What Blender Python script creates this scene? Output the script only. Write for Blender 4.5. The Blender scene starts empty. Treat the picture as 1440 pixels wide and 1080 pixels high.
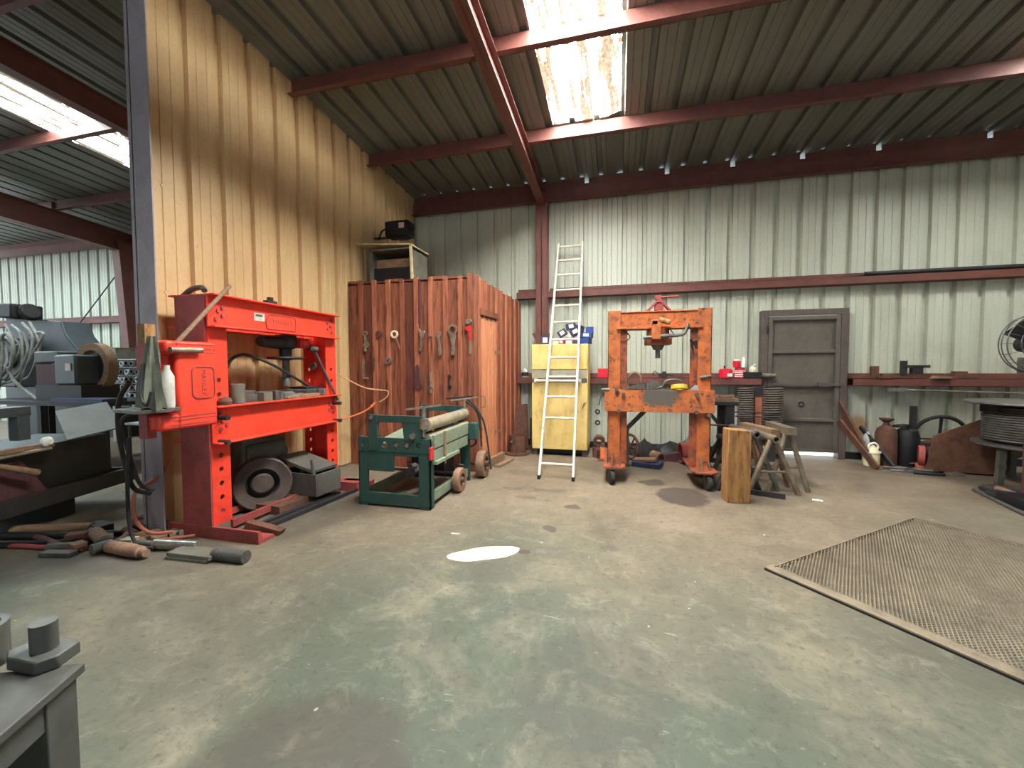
import bpy, bmesh, math, random
from mathutils import Vector, Matrix, Euler
random.seed(7)
C = bpy.context.scene.collection
PI = math.pi
def R(d): return math.radians(d)

# ------------------------------------------------------------------ materials
def lin(c):
    return tuple(((v/255)/12.92 if v/255 <= .04045 else ((v/255+.055)/1.055)**2.4) for v in c) + (1,)
class NT:
    def __init__(s, name):
        s.m = bpy.data.materials.new(name); s.m.use_nodes = True
        s.t = s.m.node_tree; s.n = s.t.nodes
        s.b = s.n['Principled BSDF']; s.out = s.n['Material Output']
    def new(s, typ, **k):
        n = s.n.new(typ)
        for a, v in k.items():
            if a.startswith('i_'):
                key = a[2:]; key = int(key) if key.isdigit() else key.replace('_', ' ')
                n.inputs[key].default_value = v
            else: setattr(n, a, v)
        return n
    def link(s, a, b): s.t.links.new(a, b)
    def coord(s, kind='Object', scale=(1,1,1)):
        tc = s.new('ShaderNodeTexCoord'); mp = s.new('ShaderNodeMapping'); mp.inputs['Scale'].default_value = scale
        s.link(tc.outputs[kind], mp.inputs[0]); return mp.outputs[0]
    def noise(s, vec, scale, detail=6, rough=.6, dist=0):
        n = s.new('ShaderNodeTexNoise'); n.inputs['Scale'].default_value = scale; n.inputs['Detail'].default_value = detail
        n.inputs['Roughness'].default_value = rough; n.inputs['Distortion'].default_value = dist
        s.link(vec, n.inputs['Vector']); return n.outputs['Fac']
    def ramp(s, fac, lo, hi):
        r = s.new('ShaderNodeMapRange'); r.inputs[1].default_value = lo; r.inputs[2].default_value = hi; r.clamp = True
        s.link(fac, r.inputs[0]); return r.outputs[0]
    def mix(s, fac, a, b):
        m = s.new('ShaderNodeMix', data_type='RGBA')
        if isinstance(fac, float): m.inputs[0].default_value = fac
        else: s.link(fac, m.inputs[0])
        for v, i in ((a, 6), (b, 7)):
            if isinstance(v, tuple): m.inputs[i].default_value = v
            else: s.link(v, m.inputs[i])
        return m.outputs[2]
    def math(s, op, a, b=0.):
        m = s.new('ShaderNodeMath', operation=op)
        for v, i in ((a, 0), (b, 1)):
            if isinstance(v, (int, float)): m.inputs[i].default_value = v
            else: s.link(v, m.inputs[i])
        return m.outputs[0]
    def bump(s, fac, strength=.2, dist=.01):
        b = s.new('ShaderNodeBump'); b.inputs['Strength'].default_value = strength; b.inputs['Distance'].default_value = dist
        s.link(fac, b.inputs['Height']); s.link(b.outputs[0], s.b.inputs['Normal'])
    def done(s, col, rough=.6, metal=0., spec=.5):
        if isinstance(col, tuple): s.b.inputs['Base Color'].default_value = col
        else: s.link(col, s.b.inputs['Base Color'])
        if isinstance(rough, (int, float)): s.b.inputs['Roughness'].default_value = rough
        else: s.link(rough, s.b.inputs['Roughness'])
        s.b.inputs['Metallic'].default_value = metal; s.b.inputs['Specular IOR Level'].default_value = spec
        return s.m
def mat(name, c1, c2=None, scale=9., lo=.4, hi=.7, rough=.6, metal=0., bump=.12, stretch=(1,1,1), c3=None, s3=40., lo3=.58, hi3=.7, spec=.4, grime=.45):
    """worn surface: base colour, broad second tone, optional chips of a third colour"""
    t = NT(name); v = t.coord('Object', stretch)
    n = t.noise(v, scale)
    col = t.mix(t.ramp(n, lo, hi), lin(c1), lin(c2 if c2 else tuple(x*.8 for x in c1)))
    n2 = t.noise(v, s3, 8, .7)
    if c3: col = t.mix(t.ramp(n2, lo3, hi3), col, lin(c3))
    g = t.noise(t.coord('Object'), 3.1, 9, .72, .4)
    col = t.mix(t.math('MULTIPLY', t.ramp(g, .5, .78), grime), col, lin((58,50,44)))
    col = t.mix(t.math('MULTIPLY', t.ramp(n2, .52, .36), grime*.5), col, lin(tuple(min(255, x*1.12+14) for x in c1)))
    if bump: t.bump(n2, bump, .004)
    return t.done(col, rough, metal, spec)

M = {}
M['maroon'] = mat('maroon_primer', (108,62,54), (88,50,45), 5, rough=.55, c3=(68,42,38), lo3=.62, hi3=.75)
M['red'] = mat('press_red', (226,62,42), (206,52,36), 4, rough=.45, c3=(120,34,28), s3=30, lo3=.68, hi3=.78)
M['reddark'] = mat('maroon_shaded_red', (146,64,60), (120,54,52), 5, rough=.6, c3=(70,30,32), lo3=.6, hi3=.75)  # maroon of real parts; on the press faces also shade put into red
M['orange'] = mat('worn_orange', (188,100,48), (146,78,43), 7, .4, .66, rough=.7, c3=(84,50,40), s3=13, lo3=.54, hi3=.64, bump=.25)
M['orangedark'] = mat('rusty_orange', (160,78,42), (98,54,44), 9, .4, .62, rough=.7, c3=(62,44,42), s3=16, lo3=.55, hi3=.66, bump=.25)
M['green'] = mat('machine_green', (40,72,66), (32,60,56), 6, rough=.55, c3=(104,112,100), s3=34, lo3=.7, hi3=.8)
M['greenlight'] = mat('faded_green', (124,132,112), (100,116,98), 8, rough=.6, c3=(170,176,160), s3=26, lo3=.62, hi3=.74, stretch=(3,.6,3))
M['steel'] = mat('dull_steel', (98,94,90), (70,66,64), 9, rough=.5, metal=.35, c3=(60,52,48))
M['bright'] = mat('bright_steel', (176,172,164), (140,136,130), 14, rough=.32, metal=.8)
M['roll'] = mat('ground_roller', (168,158,136), (140,128,108), 10, rough=.4, metal=.4, c3=(120,92,70), s3=24)
M['dark'] = mat('dark_iron', (46,43,44), (34,32,34), 8, rough=.6, metal=.2)
M['black'] = mat('near_black', (24,24,27), (18,18,20), 8, rough=.55)
M['rubber'] = mat('black_rubber', (34,32,32), (48,44,42), 14, rough=.8)
M['rust'] = mat('rust', (98,62,46), (68,46,39), 9, rough=.85, c3=(60,42,38), s3=22, bump=.25)
M['brownpipe'] = mat('scaled_pipe', (138,104,82), (108,82,68), 9, rough=.75, c3=(84,66,58))
M['greyblue'] = mat('grey_machine_paint', (66,72,76), (54,60,64), 4, rough=.5, c3=(60,60,60), lo3=.66)
M['greygreen'] = mat('grey_green_paint', (80,84,76), (62,66,60), 4, rough=.55, c3=(60,54,50))
M['boxgrey'] = mat('grey_steel_box', (112,108,98), (90,86,78), 6, rough=.5, metal=.2)
M['coildark'] = mat('dark_coil', (100,88,80), (74,66,62), 9, rough=.6)
M['pulleybrown'] = mat('pulley_brown', (78,64,58), (58,50,48), 8, rough=.7)
M['boxgreydark'] = mat('dull_guard_sheet', (84,81,75), (70,66,60), 5, rough=.55)
M['yellow'] = mat('cream_yellow', (224,196,124), (212,180,108), 3, rough=.45, c3=(176,142,82), s3=6, lo3=.52, hi3=.75, bump=.05, stretch=(1,1,.6), grime=.25)
M['yellowside'] = M['yellow']
M['greyband'] = mat('grey_band', (160,154,134), (140,134,118), 10, rough=.5)
M['tablesteel'] = mat('bench_dark_steel', (74,74,70), (58,56,54), 5, rough=.5, c3=(86,66,48), s3=14, lo3=.62, hi3=.72)
M['white'] = mat('ladder_white', (226,216,196), (204,190,166), 6, rough=.5, grime=.2, c3=(150,130,104), s3=30, lo3=.66, hi3=.75)
M['purewhite'] = mat('paper_white', (236,232,226), (224,220,214), 9, rough=.6)
M['timber'] = mat('timber', (156,112,64), (120,84,50), 5, .4, .66, rough=.8, c3=(96,62,38), s3=7, lo3=.56, hi3=.66, stretch=(4,4,.8), bump=.3)
M['oldwood'] = mat('old_wood', (138,108,84), (108,82,64), 7, rough=.85, stretch=(1,6,6))
M['doorgrey'] = mat('door_grey_brown', (96,88,80), (84,78,72), 3, rough=.5, c3=(70,64,60), s3=14, lo3=.64, bump=.05)
M['doorframe'] = mat('door_frame', (92,80,74), (76,66,62), 5, rough=.5)
M['stand'] = mat('bare_pipe', (122,108,90), (92,80,68), 8, rough=.6, metal=.2, c3=(70,56,48))
M['grate'] = mat('mesh_steel', (128,114,95), (104,92,78), 3, rough=.6, metal=.1, c3=(84,70,60), s3=12)
M['redtin'] = mat('bright_red', (212,28,52), (190,22,44), 8, rough=.4)
M['navy'] = mat('navy_carton', (48,54,92), (38,42,72), 8, rough=.6)
M['bluebox'] = mat('blue_carton', (36,66,140), (30,54,116), 8, rough=.6)
M['carton'] = mat('pale_carton', (226,206,190), (206,186,168), 8, rough=.7)
M['redwrench'] = mat('red_wrench', (204,44,48), (176,36,40), 8, rough=.5)
M['toolsteel'] = mat('tool_steel', (146,132,116), (108,94,82), 16, rough=.45, metal=.5)
M['ringbright'] = mat('pale_ring', (226,214,184), (206,192,160), 9, rough=.4)
M['cordorange'] = mat('orange_cord', (226,120,76), (206,104,66), 8, rough=.5)
M['cordtan'] = mat('tan_cord', (206,158,112), (186,138,98), 8, rough=.5)
M['hosered'] = mat('red_hose', (170,98,76), (140,80,62), 8, rough=.6)
M['cream'] = mat('cream_plastic', (226,210,168), (196,172,122), 6, rough=.5)
M['rag'] = mat('oily_rag', (110,112,98), (70,66,58), 8, rough=.95, c3=(130,150,134), s3=10)
M['tape'] = mat('yellow_strap', (206,176,60), (176,146,52), 8, rough=.6)
M['cleardull'] = mat('cloudy_plastic', (188,184,178), (150,146,142), 8, rough=.25)
M['hosegrey'] = mat('grey_hose', (150,148,142), (120,118,114), 10, rough=.6)
M['pipeend'] = mat('pale_tube', (214,216,220), (176,178,184), 10, rough=.4)
M['silver'] = mat('label_plate', (196,196,184), (160,164,154), 30, rough=.4, metal=.3)

def wall_metal(name, c1, c2, dirt, rough=.45, stretch=(1,1,.08)):
    t = NT(name); v = t.coord('Object', stretch); v2 = t.coord('Object')
    n = t.noise(v, 5, 5); n2 = t.noise(v2, 1.1, 5); n3 = t.noise(v2, 30, 8, .75)
    col = t.mix(t.ramp(n, .35, .7), lin(c1), lin(c2))
    col = t.mix(t.math('MULTIPLY', t.ramp(n2, .5, .8), .6), col, lin(dirt))
    col = t.mix(t.math('MULTIPLY', t.ramp(n3, .52, .72), .6), col, lin(dirt))
    if 'grey_wall' in name:      # rust bloom low on the sheet right of the door
        sp = t.new('ShaderNodeSeparateXYZ'); t.link(v2, sp.inputs[0])
        dx = t.math('DIVIDE', t.math('ADD', sp.outputs[0], -3.52), .15); dz = t.math('DIVIDE', t.math('ADD', sp.outputs[2], -.5), .16)
        d = t.math('ADD', t.math('ADD', t.math('MULTIPLY', dx, dx), t.math('MULTIPLY', dz, dz)), t.math('MULTIPLY', t.math('ADD', n3, -.5), 3.))
        col = t.mix(t.math('MULTIPLY', t.ramp(d, 1.4, .3), .8), col, lin((146,92,48)))
    t.bump(n3, .05, .003)
    return t.done(col, rough, 0., .5)
M['backwall'] = wall_metal('grey_wall_sheet', (186,187,171), (178,180,165), (146,143,126), .42)
M['tan'] = wall_metal('tan_wall_sheet', (206,172,126), (199,163,118), (166,132,94), .42)
M['roof'] = wall_metal('roof_sheet', (112,112,102), (104,105,96), (78,76,68), .5, (1,.05,1))

def concrete():
    t = NT('concrete_floor'); v = t.coord('Object')
    big = t.noise(v, .33, 5, .55); mid = t.noise(v, 1.5, 9, .7, .5); fine = t.noise(v, 22, 10, .8); m2 = t.noise(v, 5.5, 9, .75, .6)
    sy = t.new('ShaderNodeSeparateXYZ'); t.link(v, sy.inputs[0])   # old green floor paint survives on the side nearest the big door
    wear = t.math('ADD', sy.outputs[1], t.math('MULTIPLY', t.math('ADD', big, -.5), 9.))
    col = t.mix(t.ramp(wear, 1.6, 4.4), lin((77,82,71)), lin((117,102,86)))
    col = t.mix(t.math('MULTIPLY', t.ramp(mid, .5, .7), .5), col, lin((146,131,112)))
    col = t.mix(t.math('MULTIPLY', t.ramp(mid, .47, .32), .5), col, lin((72,65,57)))
    col = t.mix(t.math('MULTIPLY', t.ramp(m2, .53, .7), .38), col, lin((150,140,124)))
    col = t.mix(t.math('MULTIPLY', t.ramp(m2, .46, .32), .4), col, lin((70,63,55)))
    col = t.mix(t.math('MULTIPLY', t.ramp(fine, .53, .64), .6), col, lin((60,53,47)))
    scr = t.noise(t.coord('Object', (1, 5, 1)), 7, 9, .8, .8)
    col = t.mix(t.math('MULTIPLY', t.ramp(scr, .62, .68), .6), col, lin((168,162,148)))
    vor = t.new('ShaderNodeTexVoronoi'); vor.inputs['Scale'].default_value = 3.2; vor.inputs['Randomness'].default_value = 1
    wv = t.new('ShaderNodeVectorMath', operation='ADD'); t.link(v, wv.inputs[0])
    nn = t.new('ShaderNodeTexNoise'); nn.inputs['Scale'].default_value = 9; t.link(v, nn.inputs['Vector'])
    sc = t.new('ShaderNodeVectorMath', operation='SCALE'); sc.inputs['Scale'].default_value = .12; t.link(nn.outputs['Color'], sc.inputs[0])
    t.link(sc.outputs[0], wv.inputs[1]); t.link(wv.outputs[0], vor.inputs['Vector'])
    col = t.mix(t.ramp(vor.outputs['Distance'], .032, .012), col, lin((206,200,186)))
    # oil and water marks soaked into the slab: centre x, y, radii, strength, turn
    pos = t.new('ShaderNodeSeparateXYZ')
    wob = t.new('ShaderNodeTexNoise'); wob.inputs['Scale'].default_value = 3.5; wob.inputs['Detail'].default_value = 5; t.link(v, wob.inputs['Vector'])
    ws = t.new('ShaderNodeVectorMath', operation='MULTIPLY_ADD'); ws.inputs[1].default_value = (.3,.3,0); t.link(wob.outputs['Color'], ws.inputs[0]); 
    off = t.new('ShaderNodeVectorMath', operation='ADD'); off.inputs[1].default_value = (-.15,-.15,0); t.link(v, off.inputs[0]); t.link(off.outputs[0], ws.inputs[2])
    t.link(ws.outputs[0], pos.inputs[0])
    marks = [(.68,4.72,.28,.34,.85,0),(.42,5.22,.16,.12,.75,0),(-.43,4.10,.09,.09,.75,0),(-.56,3.5,.07,.06,.7,0),(-.69,2.97,.04,.04,.75,0),
             (-.74,4.58,.2,.07,.35,0),(-1.18,4.58,.09,.06,.4,0),(-1.2,5.3,.25,.14,.3,0),(-.95,4.3,.12,.05,.3,0),(-.05,3.2,.07,.05,.3,0),(-1.05,1.05,.4,.42,.5,0),(-.1,1.75,.35,.4,.25,0),(-3.0,3.3,.6,.7,.45,0),
             (-3.6,2.3,.9,.35,.5,0),(-4.4,2.0,.9,.4,.4,0),(1.3,3.4,.3,.2,.2,0),(.1,5.9,.6,.5,.3,0),(1.4,5.0,.6,.4,.3,0),(2.6,6.1,.5,.25,.25,0),(4,6.6,1.0,.4,.4,0)]
    for (mx, my, rx, ry, st, _) in marks:
        dx = t.math('DIVIDE', t.math('SUBTRACT', pos.outputs[0], mx), rx); dy = t.math('DIVIDE', t.math('SUBTRACT', pos.outputs[1], my), ry)
        d = t.math('ADD', t.math('MULTIPLY', dx, dx), t.math('MULTIPLY', dy, dy))
        col = t.mix(t.math('MULTIPLY', t.ramp(d, 1.2, .8), st), col, lin((66,56,52)))
    t.bump(t.math('ADD', t.math('MULTIPLY', fine, .5), m2), .2, .01)
    return t.done(col, t.math('ADD', t.math('MULTIPLY', mid, .35), .45), 0., .3)
M['floor'] = concrete()

def planks(name, ca, cb, cd):
    t = NT(name); tc = t.new('ShaderNodeTexCoord'); s = t.new('ShaderNodeSeparateXYZ'); t.link(tc.outputs['Object'], s.inputs[0])
    k = t.math('ADD', s.outputs[0], t.math('MULTIPLY', s.outputs[1], .98))
    cell = t.math('FLOOR', t.math('DIVIDE', t.math('ADD', k, 3.75-5.2*.98+(.1 if 'batten' in name else 0)), .2147))
    wn = t.new('ShaderNodeTexWhiteNoise', noise_dimensions='1D'); t.link(cell, wn.inputs['W'])
    cv = t.new('ShaderNodeCombineXYZ'); t.link(t.math('MULTIPLY', k, 11.), cv.inputs[0]); t.link(wn.outputs[0], cv.inputs[1]); t.link(t.math('MULTIPLY', s.outputs[2], 1.1), cv.inputs[2])
    g = t.noise(cv.outputs[0], 2.2, 8, .65, .6)
    col = t.mix(wn.outputs[0], lin(ca), lin(cb))
    col = t.mix(t.math('MULTIPLY', t.ramp(g, .45, .66), .85), col, lin(cd))
    col = t.mix(t.math('MULTIPLY', t.ramp(t.noise(cv.outputs[0], 5., 6, .7), .58, .75), .5), col, lin((196,128,86)))
    t.bump(g, .2, .004)
    return t.done(col, .62, 0., .35)
M['planks'] = planks('redwood_boards', (104,58,44), (154,92,66), (66,36,31))
M['battens'] = planks('redwood_battens_lit', (140,80,58), (178,108,80), (94,52,41))  # lighter than the boards: the light battens catch is in the colour
M['plankdark'] = mat('dark_stain_board', (84,48,52), (70,40,44), 8, rough=.7, stretch=(6,6,.5))
M['doorwood'] = mat('pale_door_boards', (204,134,96), (168,102,72), 4, rough=.65, c3=(130,76,52), s3=9, stretch=(7,7,.4))

def skylight(name, power, tint):
    t = NT(name); v = t.coord('Object', (1, .05, 1)); v2 = t.coord('Object')
    st = t.noise(v, 15., 2, .4); sp = t.noise(v2, 20, 6, .75); sp2 = t.noise(v2, 30, 6, .8)
    k = t.math('ADD', st, t.math('MULTIPLY', t.math('ADD', sp, -.5), .3))
    dirt = t.ramp(k, .515, .517)
    brown = t.mix(t.ramp(sp2, .4, .6), (.0105, .0085, .0062, 1), (.0026, .0019, .0012, 1))
    em = t.mix(dirt, tint, brown)
    t.link(em, t.b.inputs['Emission Color']); t.b.inputs['Emission Strength'].default_value = power
    return t.done(lin((200,196,180)), .6)
SKY = 75.
M['sky'] = skylight('fibreglass_skylight', SKY, (.96, 1., .95, 1)); M['skyfill'] = skylight('added_fill_skylight_blue', SKY*.9, (.74, .98, 1., 1)); M['skydim'] = skylight('fibreglass_skylight_dim', SKY*.4, (.84, .98, 1., 1))  # blue: added far-left strip only; last: left bay strip, glow set lower

# ------------------------------------------------------------------ mesh builder
class B:
    def __init__(s): s.bm = bmesh.new()
    def _add(s, vs, fs, mx=None):
        v = [s.bm.verts.new(mx @ Vector(p) if mx else Vector(p)) for p in vs]
        for f in fs:
            try: s.bm.faces.new([v[i] for i in f])
            except ValueError: pass
        return s
    def bx(s, x0, x1, y0, y1, z0, z1, mx=None):
        p = [(x,y,z) for x in (x0,x1) for y in (y0,y1) for z in (z0,z1)]
        return s._add(p, [(0,1,3,2),(4,6,7,5),(0,4,5,1),(2,3,7,6),(0,2,6,4),(1,5,7,3)], mx)
    def box(s, c, d, rot=(0,0,0)):
        mx = Matrix.Translation(c) @ Euler([R(a) for a in rot]).to_matrix().to_4x4()
        return s.bx(-d[0]/2, d[0]/2, -d[1]/2, d[1]/2, -d[2]/2, d[2]/2, mx)
    def bar(s, p0, p1, w, h, up=(0,0,1)):
        p0, p1 = Vector(p0), Vector(p1); d = p1-p0; L = d.length; z = d.normalized(); u = Vector(up)
        if abs(z.dot(u)) > .98: u = Vector((0,1,0)) if abs(z.y) < .9 else Vector((1,0,0))
        x = u.cross(z).normalized(); y = z.cross(x)
        mx = Matrix.Translation(p0) @ Matrix((x, y, z)).transposed().to_4x4()
        return s.bx(-w/2, w/2, -h/2, h/2, 0, L, mx)
    def cyl(s, p0, p1, r, r2=None, seg=16, caps=True):
        p0, p1 = Vector(p0), Vector(p1); d = p1-p0; z = d.normalized()
        q = z.to_track_quat('Z', 'Y').to_matrix().to_4x4(); mx = Matrix.Translation(p0) @ q; L = d.length
        r2 = r if r2 is None else r2
        vs = [(rr*math.cos(2*PI*i/seg), rr*math.sin(2*PI*i/seg), zz) for zz, rr in ((0,r),(L,r2)) for i in range(seg)]
        fs = [(i, (i+1)%seg, seg+(i+1)%seg, seg+i) for i in range(seg)]
        if caps: fs += [tuple(range(seg-1,-1,-1)), tuple(range(seg, 2*seg))]
        return s._add(vs, fs, mx)
    def lathe(s, prof, p=(0,0,0), axis=(0,0,1), seg=24, closed=False):
        q = Vector(axis).normalized().to_track_quat('Z', 'Y').to_matrix().to_4x4(); mx = Matrix.Translation(p) @ q
        n = len(prof); vs = [(r*math.cos(2*PI*i/seg), r*math.sin(2*PI*i/seg), z) for r, z in prof for i in range(seg)]
        fs = []
        for k in range(n if closed else n-1):
            a, b = k*seg, ((k+1)%n)*seg
            fs += [(a+i, a+(i+1)%seg, b+(i+1)%seg, b+i) for i in range(seg)]
        if not closed:
            if prof[0][0] > 1e-4: fs.append(tuple(range(seg-1,-1,-1)))
            if prof[-1][0] > 1e-4: fs.append(tuple(range((n-1)*seg, n*seg)))
        return s._add(vs, fs, mx)
    def torus(s, p, Rr, r, axis=(0,0,1), seg=28, ms=8):
        return s.lathe([(Rr+r*math.cos(2*PI*k/ms), r*math.sin(2*PI*k/ms)) for k in range(ms)], p, axis, seg, True)
    def tube(s, pts, r, seg=8, smooth=6):
        P = [Vector(p) for p in pts]
        if smooth and len(P) > 2:
            Q = []
            E = [P[0]*2-P[1]] + P + [P[-1]*2-P[-2]]
            for i in range(1, len(E)-2):
                a, b, c, d = E[i-1:i+3]
                for k in range(smooth):
                    t = k/smooth
                    Q.append(.5*((2*b)+(c-a)*t+(2*a-5*b+4*c-d)*t*t+(3*b-3*c+d-a)*t**3))
            Q.append(P[-1]); P = Q
        vs, fs, nrm = [], [], None; n = len(P)
        for i, p in enumerate(P):
            t = (P[min(i+1,n-1)]-P[max(i-1,0)])
            t = t.normalized() if t.length > 1e-9 else Vector((0,0,1))
            if nrm is None:
                nrm = t.orthogonal().normalized()
            else:
                nrm = nrm - t*nrm.dot(t)
                nrm = nrm.normalized() if nrm.length > 1e-6 else t.orthogonal().normalized()
            b = t.cross(nrm)
            vs += [tuple(p + r*(math.cos(2*PI*k/seg)*nrm + math.sin(2*PI*k/seg)*b)) for k in range(seg)]
        for i in range(n-1):
            fs += [(i*seg+k, i*seg+(k+1)%seg, (i+1)*seg+(k+1)%seg, (i+1)*seg+k) for k in range(seg)]
        fs += [tuple(range(seg-1,-1,-1)), tuple(range((n-1)*seg, n*seg))]
        return s._add(vs, fs)
    def prism(s, pts, a0, a1, axis='y'):
        """2-D outline (pairs) pushed from a0 to a1 along an axis; pairs are (x,z) for y, (y,z) for x, (x,y) for z"""
        f = {'y': lambda u,v,a:(u,a,v), 'x': lambda u,v,a:(a,u,v), 'z': lambda u,v,a:(u,v,a)}[axis]
        n = len(pts); vs = [f(u,v,a0) for u,v in pts] + [f(u,v,a1) for u,v in pts]
        return s._add(vs, [tuple(range(n-1,-1,-1)), tuple(range(n,2*n))] + [(i,(i+1)%n,n+(i+1)%n,n+i) for i in range(n)])
    def holed(s, u0, u1, v0, v1, holes, r, a0, a1, f):
        """plate in u,v with round holes stacked along v (u centre, v centre); f maps (u,v,a) to a point"""
        hs = sorted(holes, key=lambda h: h[1]); cuts = [v0] + [(hs[i][1]+hs[i+1][1])/2 for i in range(len(hs)-1)] + [v1]
        for (hu, hv), c0, c1 in zip(hs, cuts, cuts[1:]):
            ang = sorted(set([2*PI*k/16 for k in range(16)] + [math.atan2(b-hv, a-hu) % (2*PI) for a in (u0,u1) for b in (c0,c1)]))
            ring = []
            for t in ang:
                c, sn = math.cos(t), math.sin(t)
                k = min([((u1-hu) if c > 0 else (u0-hu))/c if abs(c) > 1e-6 else 9e9, ((c1-hv) if sn > 0 else (c0-hv))/sn if abs(sn) > 1e-6 else 9e9])
                ring.append(((hu+r*c, hv+r*sn), (hu+k*c, hv+k*sn)))
            n = len(ring); vs = []
            for (i_, o_) in ring: vs += [f(*i_, a0), f(*o_, a0), f(*i_, a1), f(*o_, a1)]
            fs = []
            for i in range(n):
                a, b = 4*i, 4*((i+1) % n)
                fs += [(a, a+1, b+1, b), (a+2, b+2, b+3, a+3), (a, b, b+2, a+2)]
                fs.append((a+1, a+3, b+3, b+1))
            s._add(vs, fs)
        return s
    def build(s, name, m, parent=None, loc=(0,0,0), rotz=0, bev=0., label=None, smooth=True):
        bmesh.ops.recalc_face_normals(s.bm, faces=s.bm.faces)
        me = bpy.data.meshes.new(name); s.bm.to_mesh(me); s.bm.free()
        me.materials.append(M[m] if isinstance(m, str) else m)
        if smooth:
            me.polygons.foreach_set('use_smooth', [True]*len(me.polygons)); me.set_sharp_from_angle(angle=R(32))
        o = bpy.data.objects.new(name, me); C.objects.link(o)
        o.location = loc; o.rotation_euler = (0,0,rotz)
        if parent: o.parent = parent
        if bev:
            b = o.modifiers.new('bevel', 'BEVEL'); b.width = bev; b.segments = 2; b.limit_method = 'ANGLE'; b.angle_limit = R(40); b.harden_normals = False
        if label: o['label'] = label
        return o
def tag(o, label, cat, group=None, kind=None):
    o['label'] = label; o['category'] = cat
    if group: o['group'] = group
    if kind: o['kind'] = kind
    return o
def thing(name, label, cat, loc=(0,0,0), rotz=0, group=None):
    o = bpy.data.objects.new(name, None); o.empty_display_size = .1; C.objects.link(o)
    o.location = loc; o.rotation_euler = (0,0,rotz)
    return tag(o, label, cat, group)
def struct(o): o['kind'] = 'structure'; return o
def lettering(name, body, size, m, parent, loc, rot, ext=.003):
    cu = bpy.data.curves.new(name, 'FONT'); cu.body = body; cu.size = size; cu.extrude = ext; cu.align_x = 'CENTER'; cu.align_y = 'CENTER'
    tmp = bpy.data.objects.new(name, cu); C.objects.link(tmp); bpy.context.view_layer.update()
    me = bpy.data.meshes.new_from_object(tmp.evaluated_get(bpy.context.evaluated_depsgraph_get())); bpy.data.objects.remove(tmp)
    me.materials.clear(); me.materials.append(M[m]); o = bpy.data.objects.new(name, me); C.objects.link(o); o.parent = parent
    o.location = loc; o.rotation_euler = rot; return o

# ------------------------------------------------------------------ building shell
WY, PX = 7.3, -3.76                 # back wall, partition
def zr(y): return 4.6 + .06*(WY-y)  # underside of the sloping roof
PITCH = .3235
PROF = [(0,0),(.13,0),(.15,.007),(.17,0),(.37,0),(.40,.055),(.60,.055),(.63,0),(.83,0),(.85,.007),(.87,0)]
def sheet(b, u0, u1, v0, v1, f, pitch=PITCH, phase=0.):
    """ribbed sheet: f(u, v, depth) gives a point, v0/v1 may be functions of u"""
    us = [u0]; k = math.floor((u0-phase)/pitch)-1
    while phase+k*pitch < u1:
        for p, d in PROF:
            u = phase+(k-.5+p)*pitch
            if u0 < u < u1: us.append(u)
        k += 1
    us.append(u1)
    def dep(u):
        t = ((u-phase)/pitch+.5) % 1; P = PROF+[(1,0)]
        for (a, da), (c, dc) in zip(P, P[1:]):
            if a <= t <= c: return da+(dc-da)*(t-a)/(c-a)
        return 0
    vs = []
    for u in us:
        d = dep(u); a = v0(u) if callable(v0) else v0; c = v1(u) if callable(v1) else v1
        vs += [f(u, a, d), f(u, c, d)]
    return b._add(vs, [(2*i, 2*i+2, 2*i+3, 2*i+1) for i in range(len(us)-1)])

struct(B().bx(-17, 8, -7, 7.6, -.2, 0).build('floor', 'floor'))
XL, XR, YF = -16.5, 7.6, -6.
b = B()
fb = lambda u, v, d: (u, WY+d, v)
sheet(b, XL, 2.2, 0, 4.5, fb, PITCH, .10); sheet(b, 3.27, XR, 0, 4.5, fb, PITCH, .10); sheet(b, 2.2, 3.27, 2.2, 4.5, fb, PITCH, .10)
struct(b.build('wall_back', 'backwall', smooth=False))
b = B(); fr = lambda u, v, d: (XR+d, u, v)
sheet(b, YF, WY, 0, lambda u: zr(u), fr); struct(b.build('wall_right', 'backwall', smooth=False))
b = B(); ff = lambda u, v, d: (u, YF-d, v)
sheet(b, XL, -1.6, 0, zr(YF), ff); sheet(b, 3.6, XR, 0, zr(YF), ff); sheet(b, -1.6, 3.6, 4.1, zr(YF), ff); struct(b.build('wall_front', 'backwall', smooth=False))
b = B(); fp = lambda u, v, d: (PX-d, u, v)
sheet(b, 2.57, WY, .02, lambda u: zr(u)-.01, fp, .335, 2.94)
b.bx(PX-.05, PX-.045, 2.56, WY, .02, 4.55)
for y, z in ((2.62,2.98),(2.72,2.95),(2.66,1.82),(3.02,2.52),(3.42,2.5),(3.82,2.47),(4.2,2.44),(4.6,2.42),(5.0,2.4),(2.72,2.05)): b.cyl((PX-.002,y,z),(PX+.006,y,z),.012, seg=8)
struct(b.build('wall_partition', 'tan', smooth=False))
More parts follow.
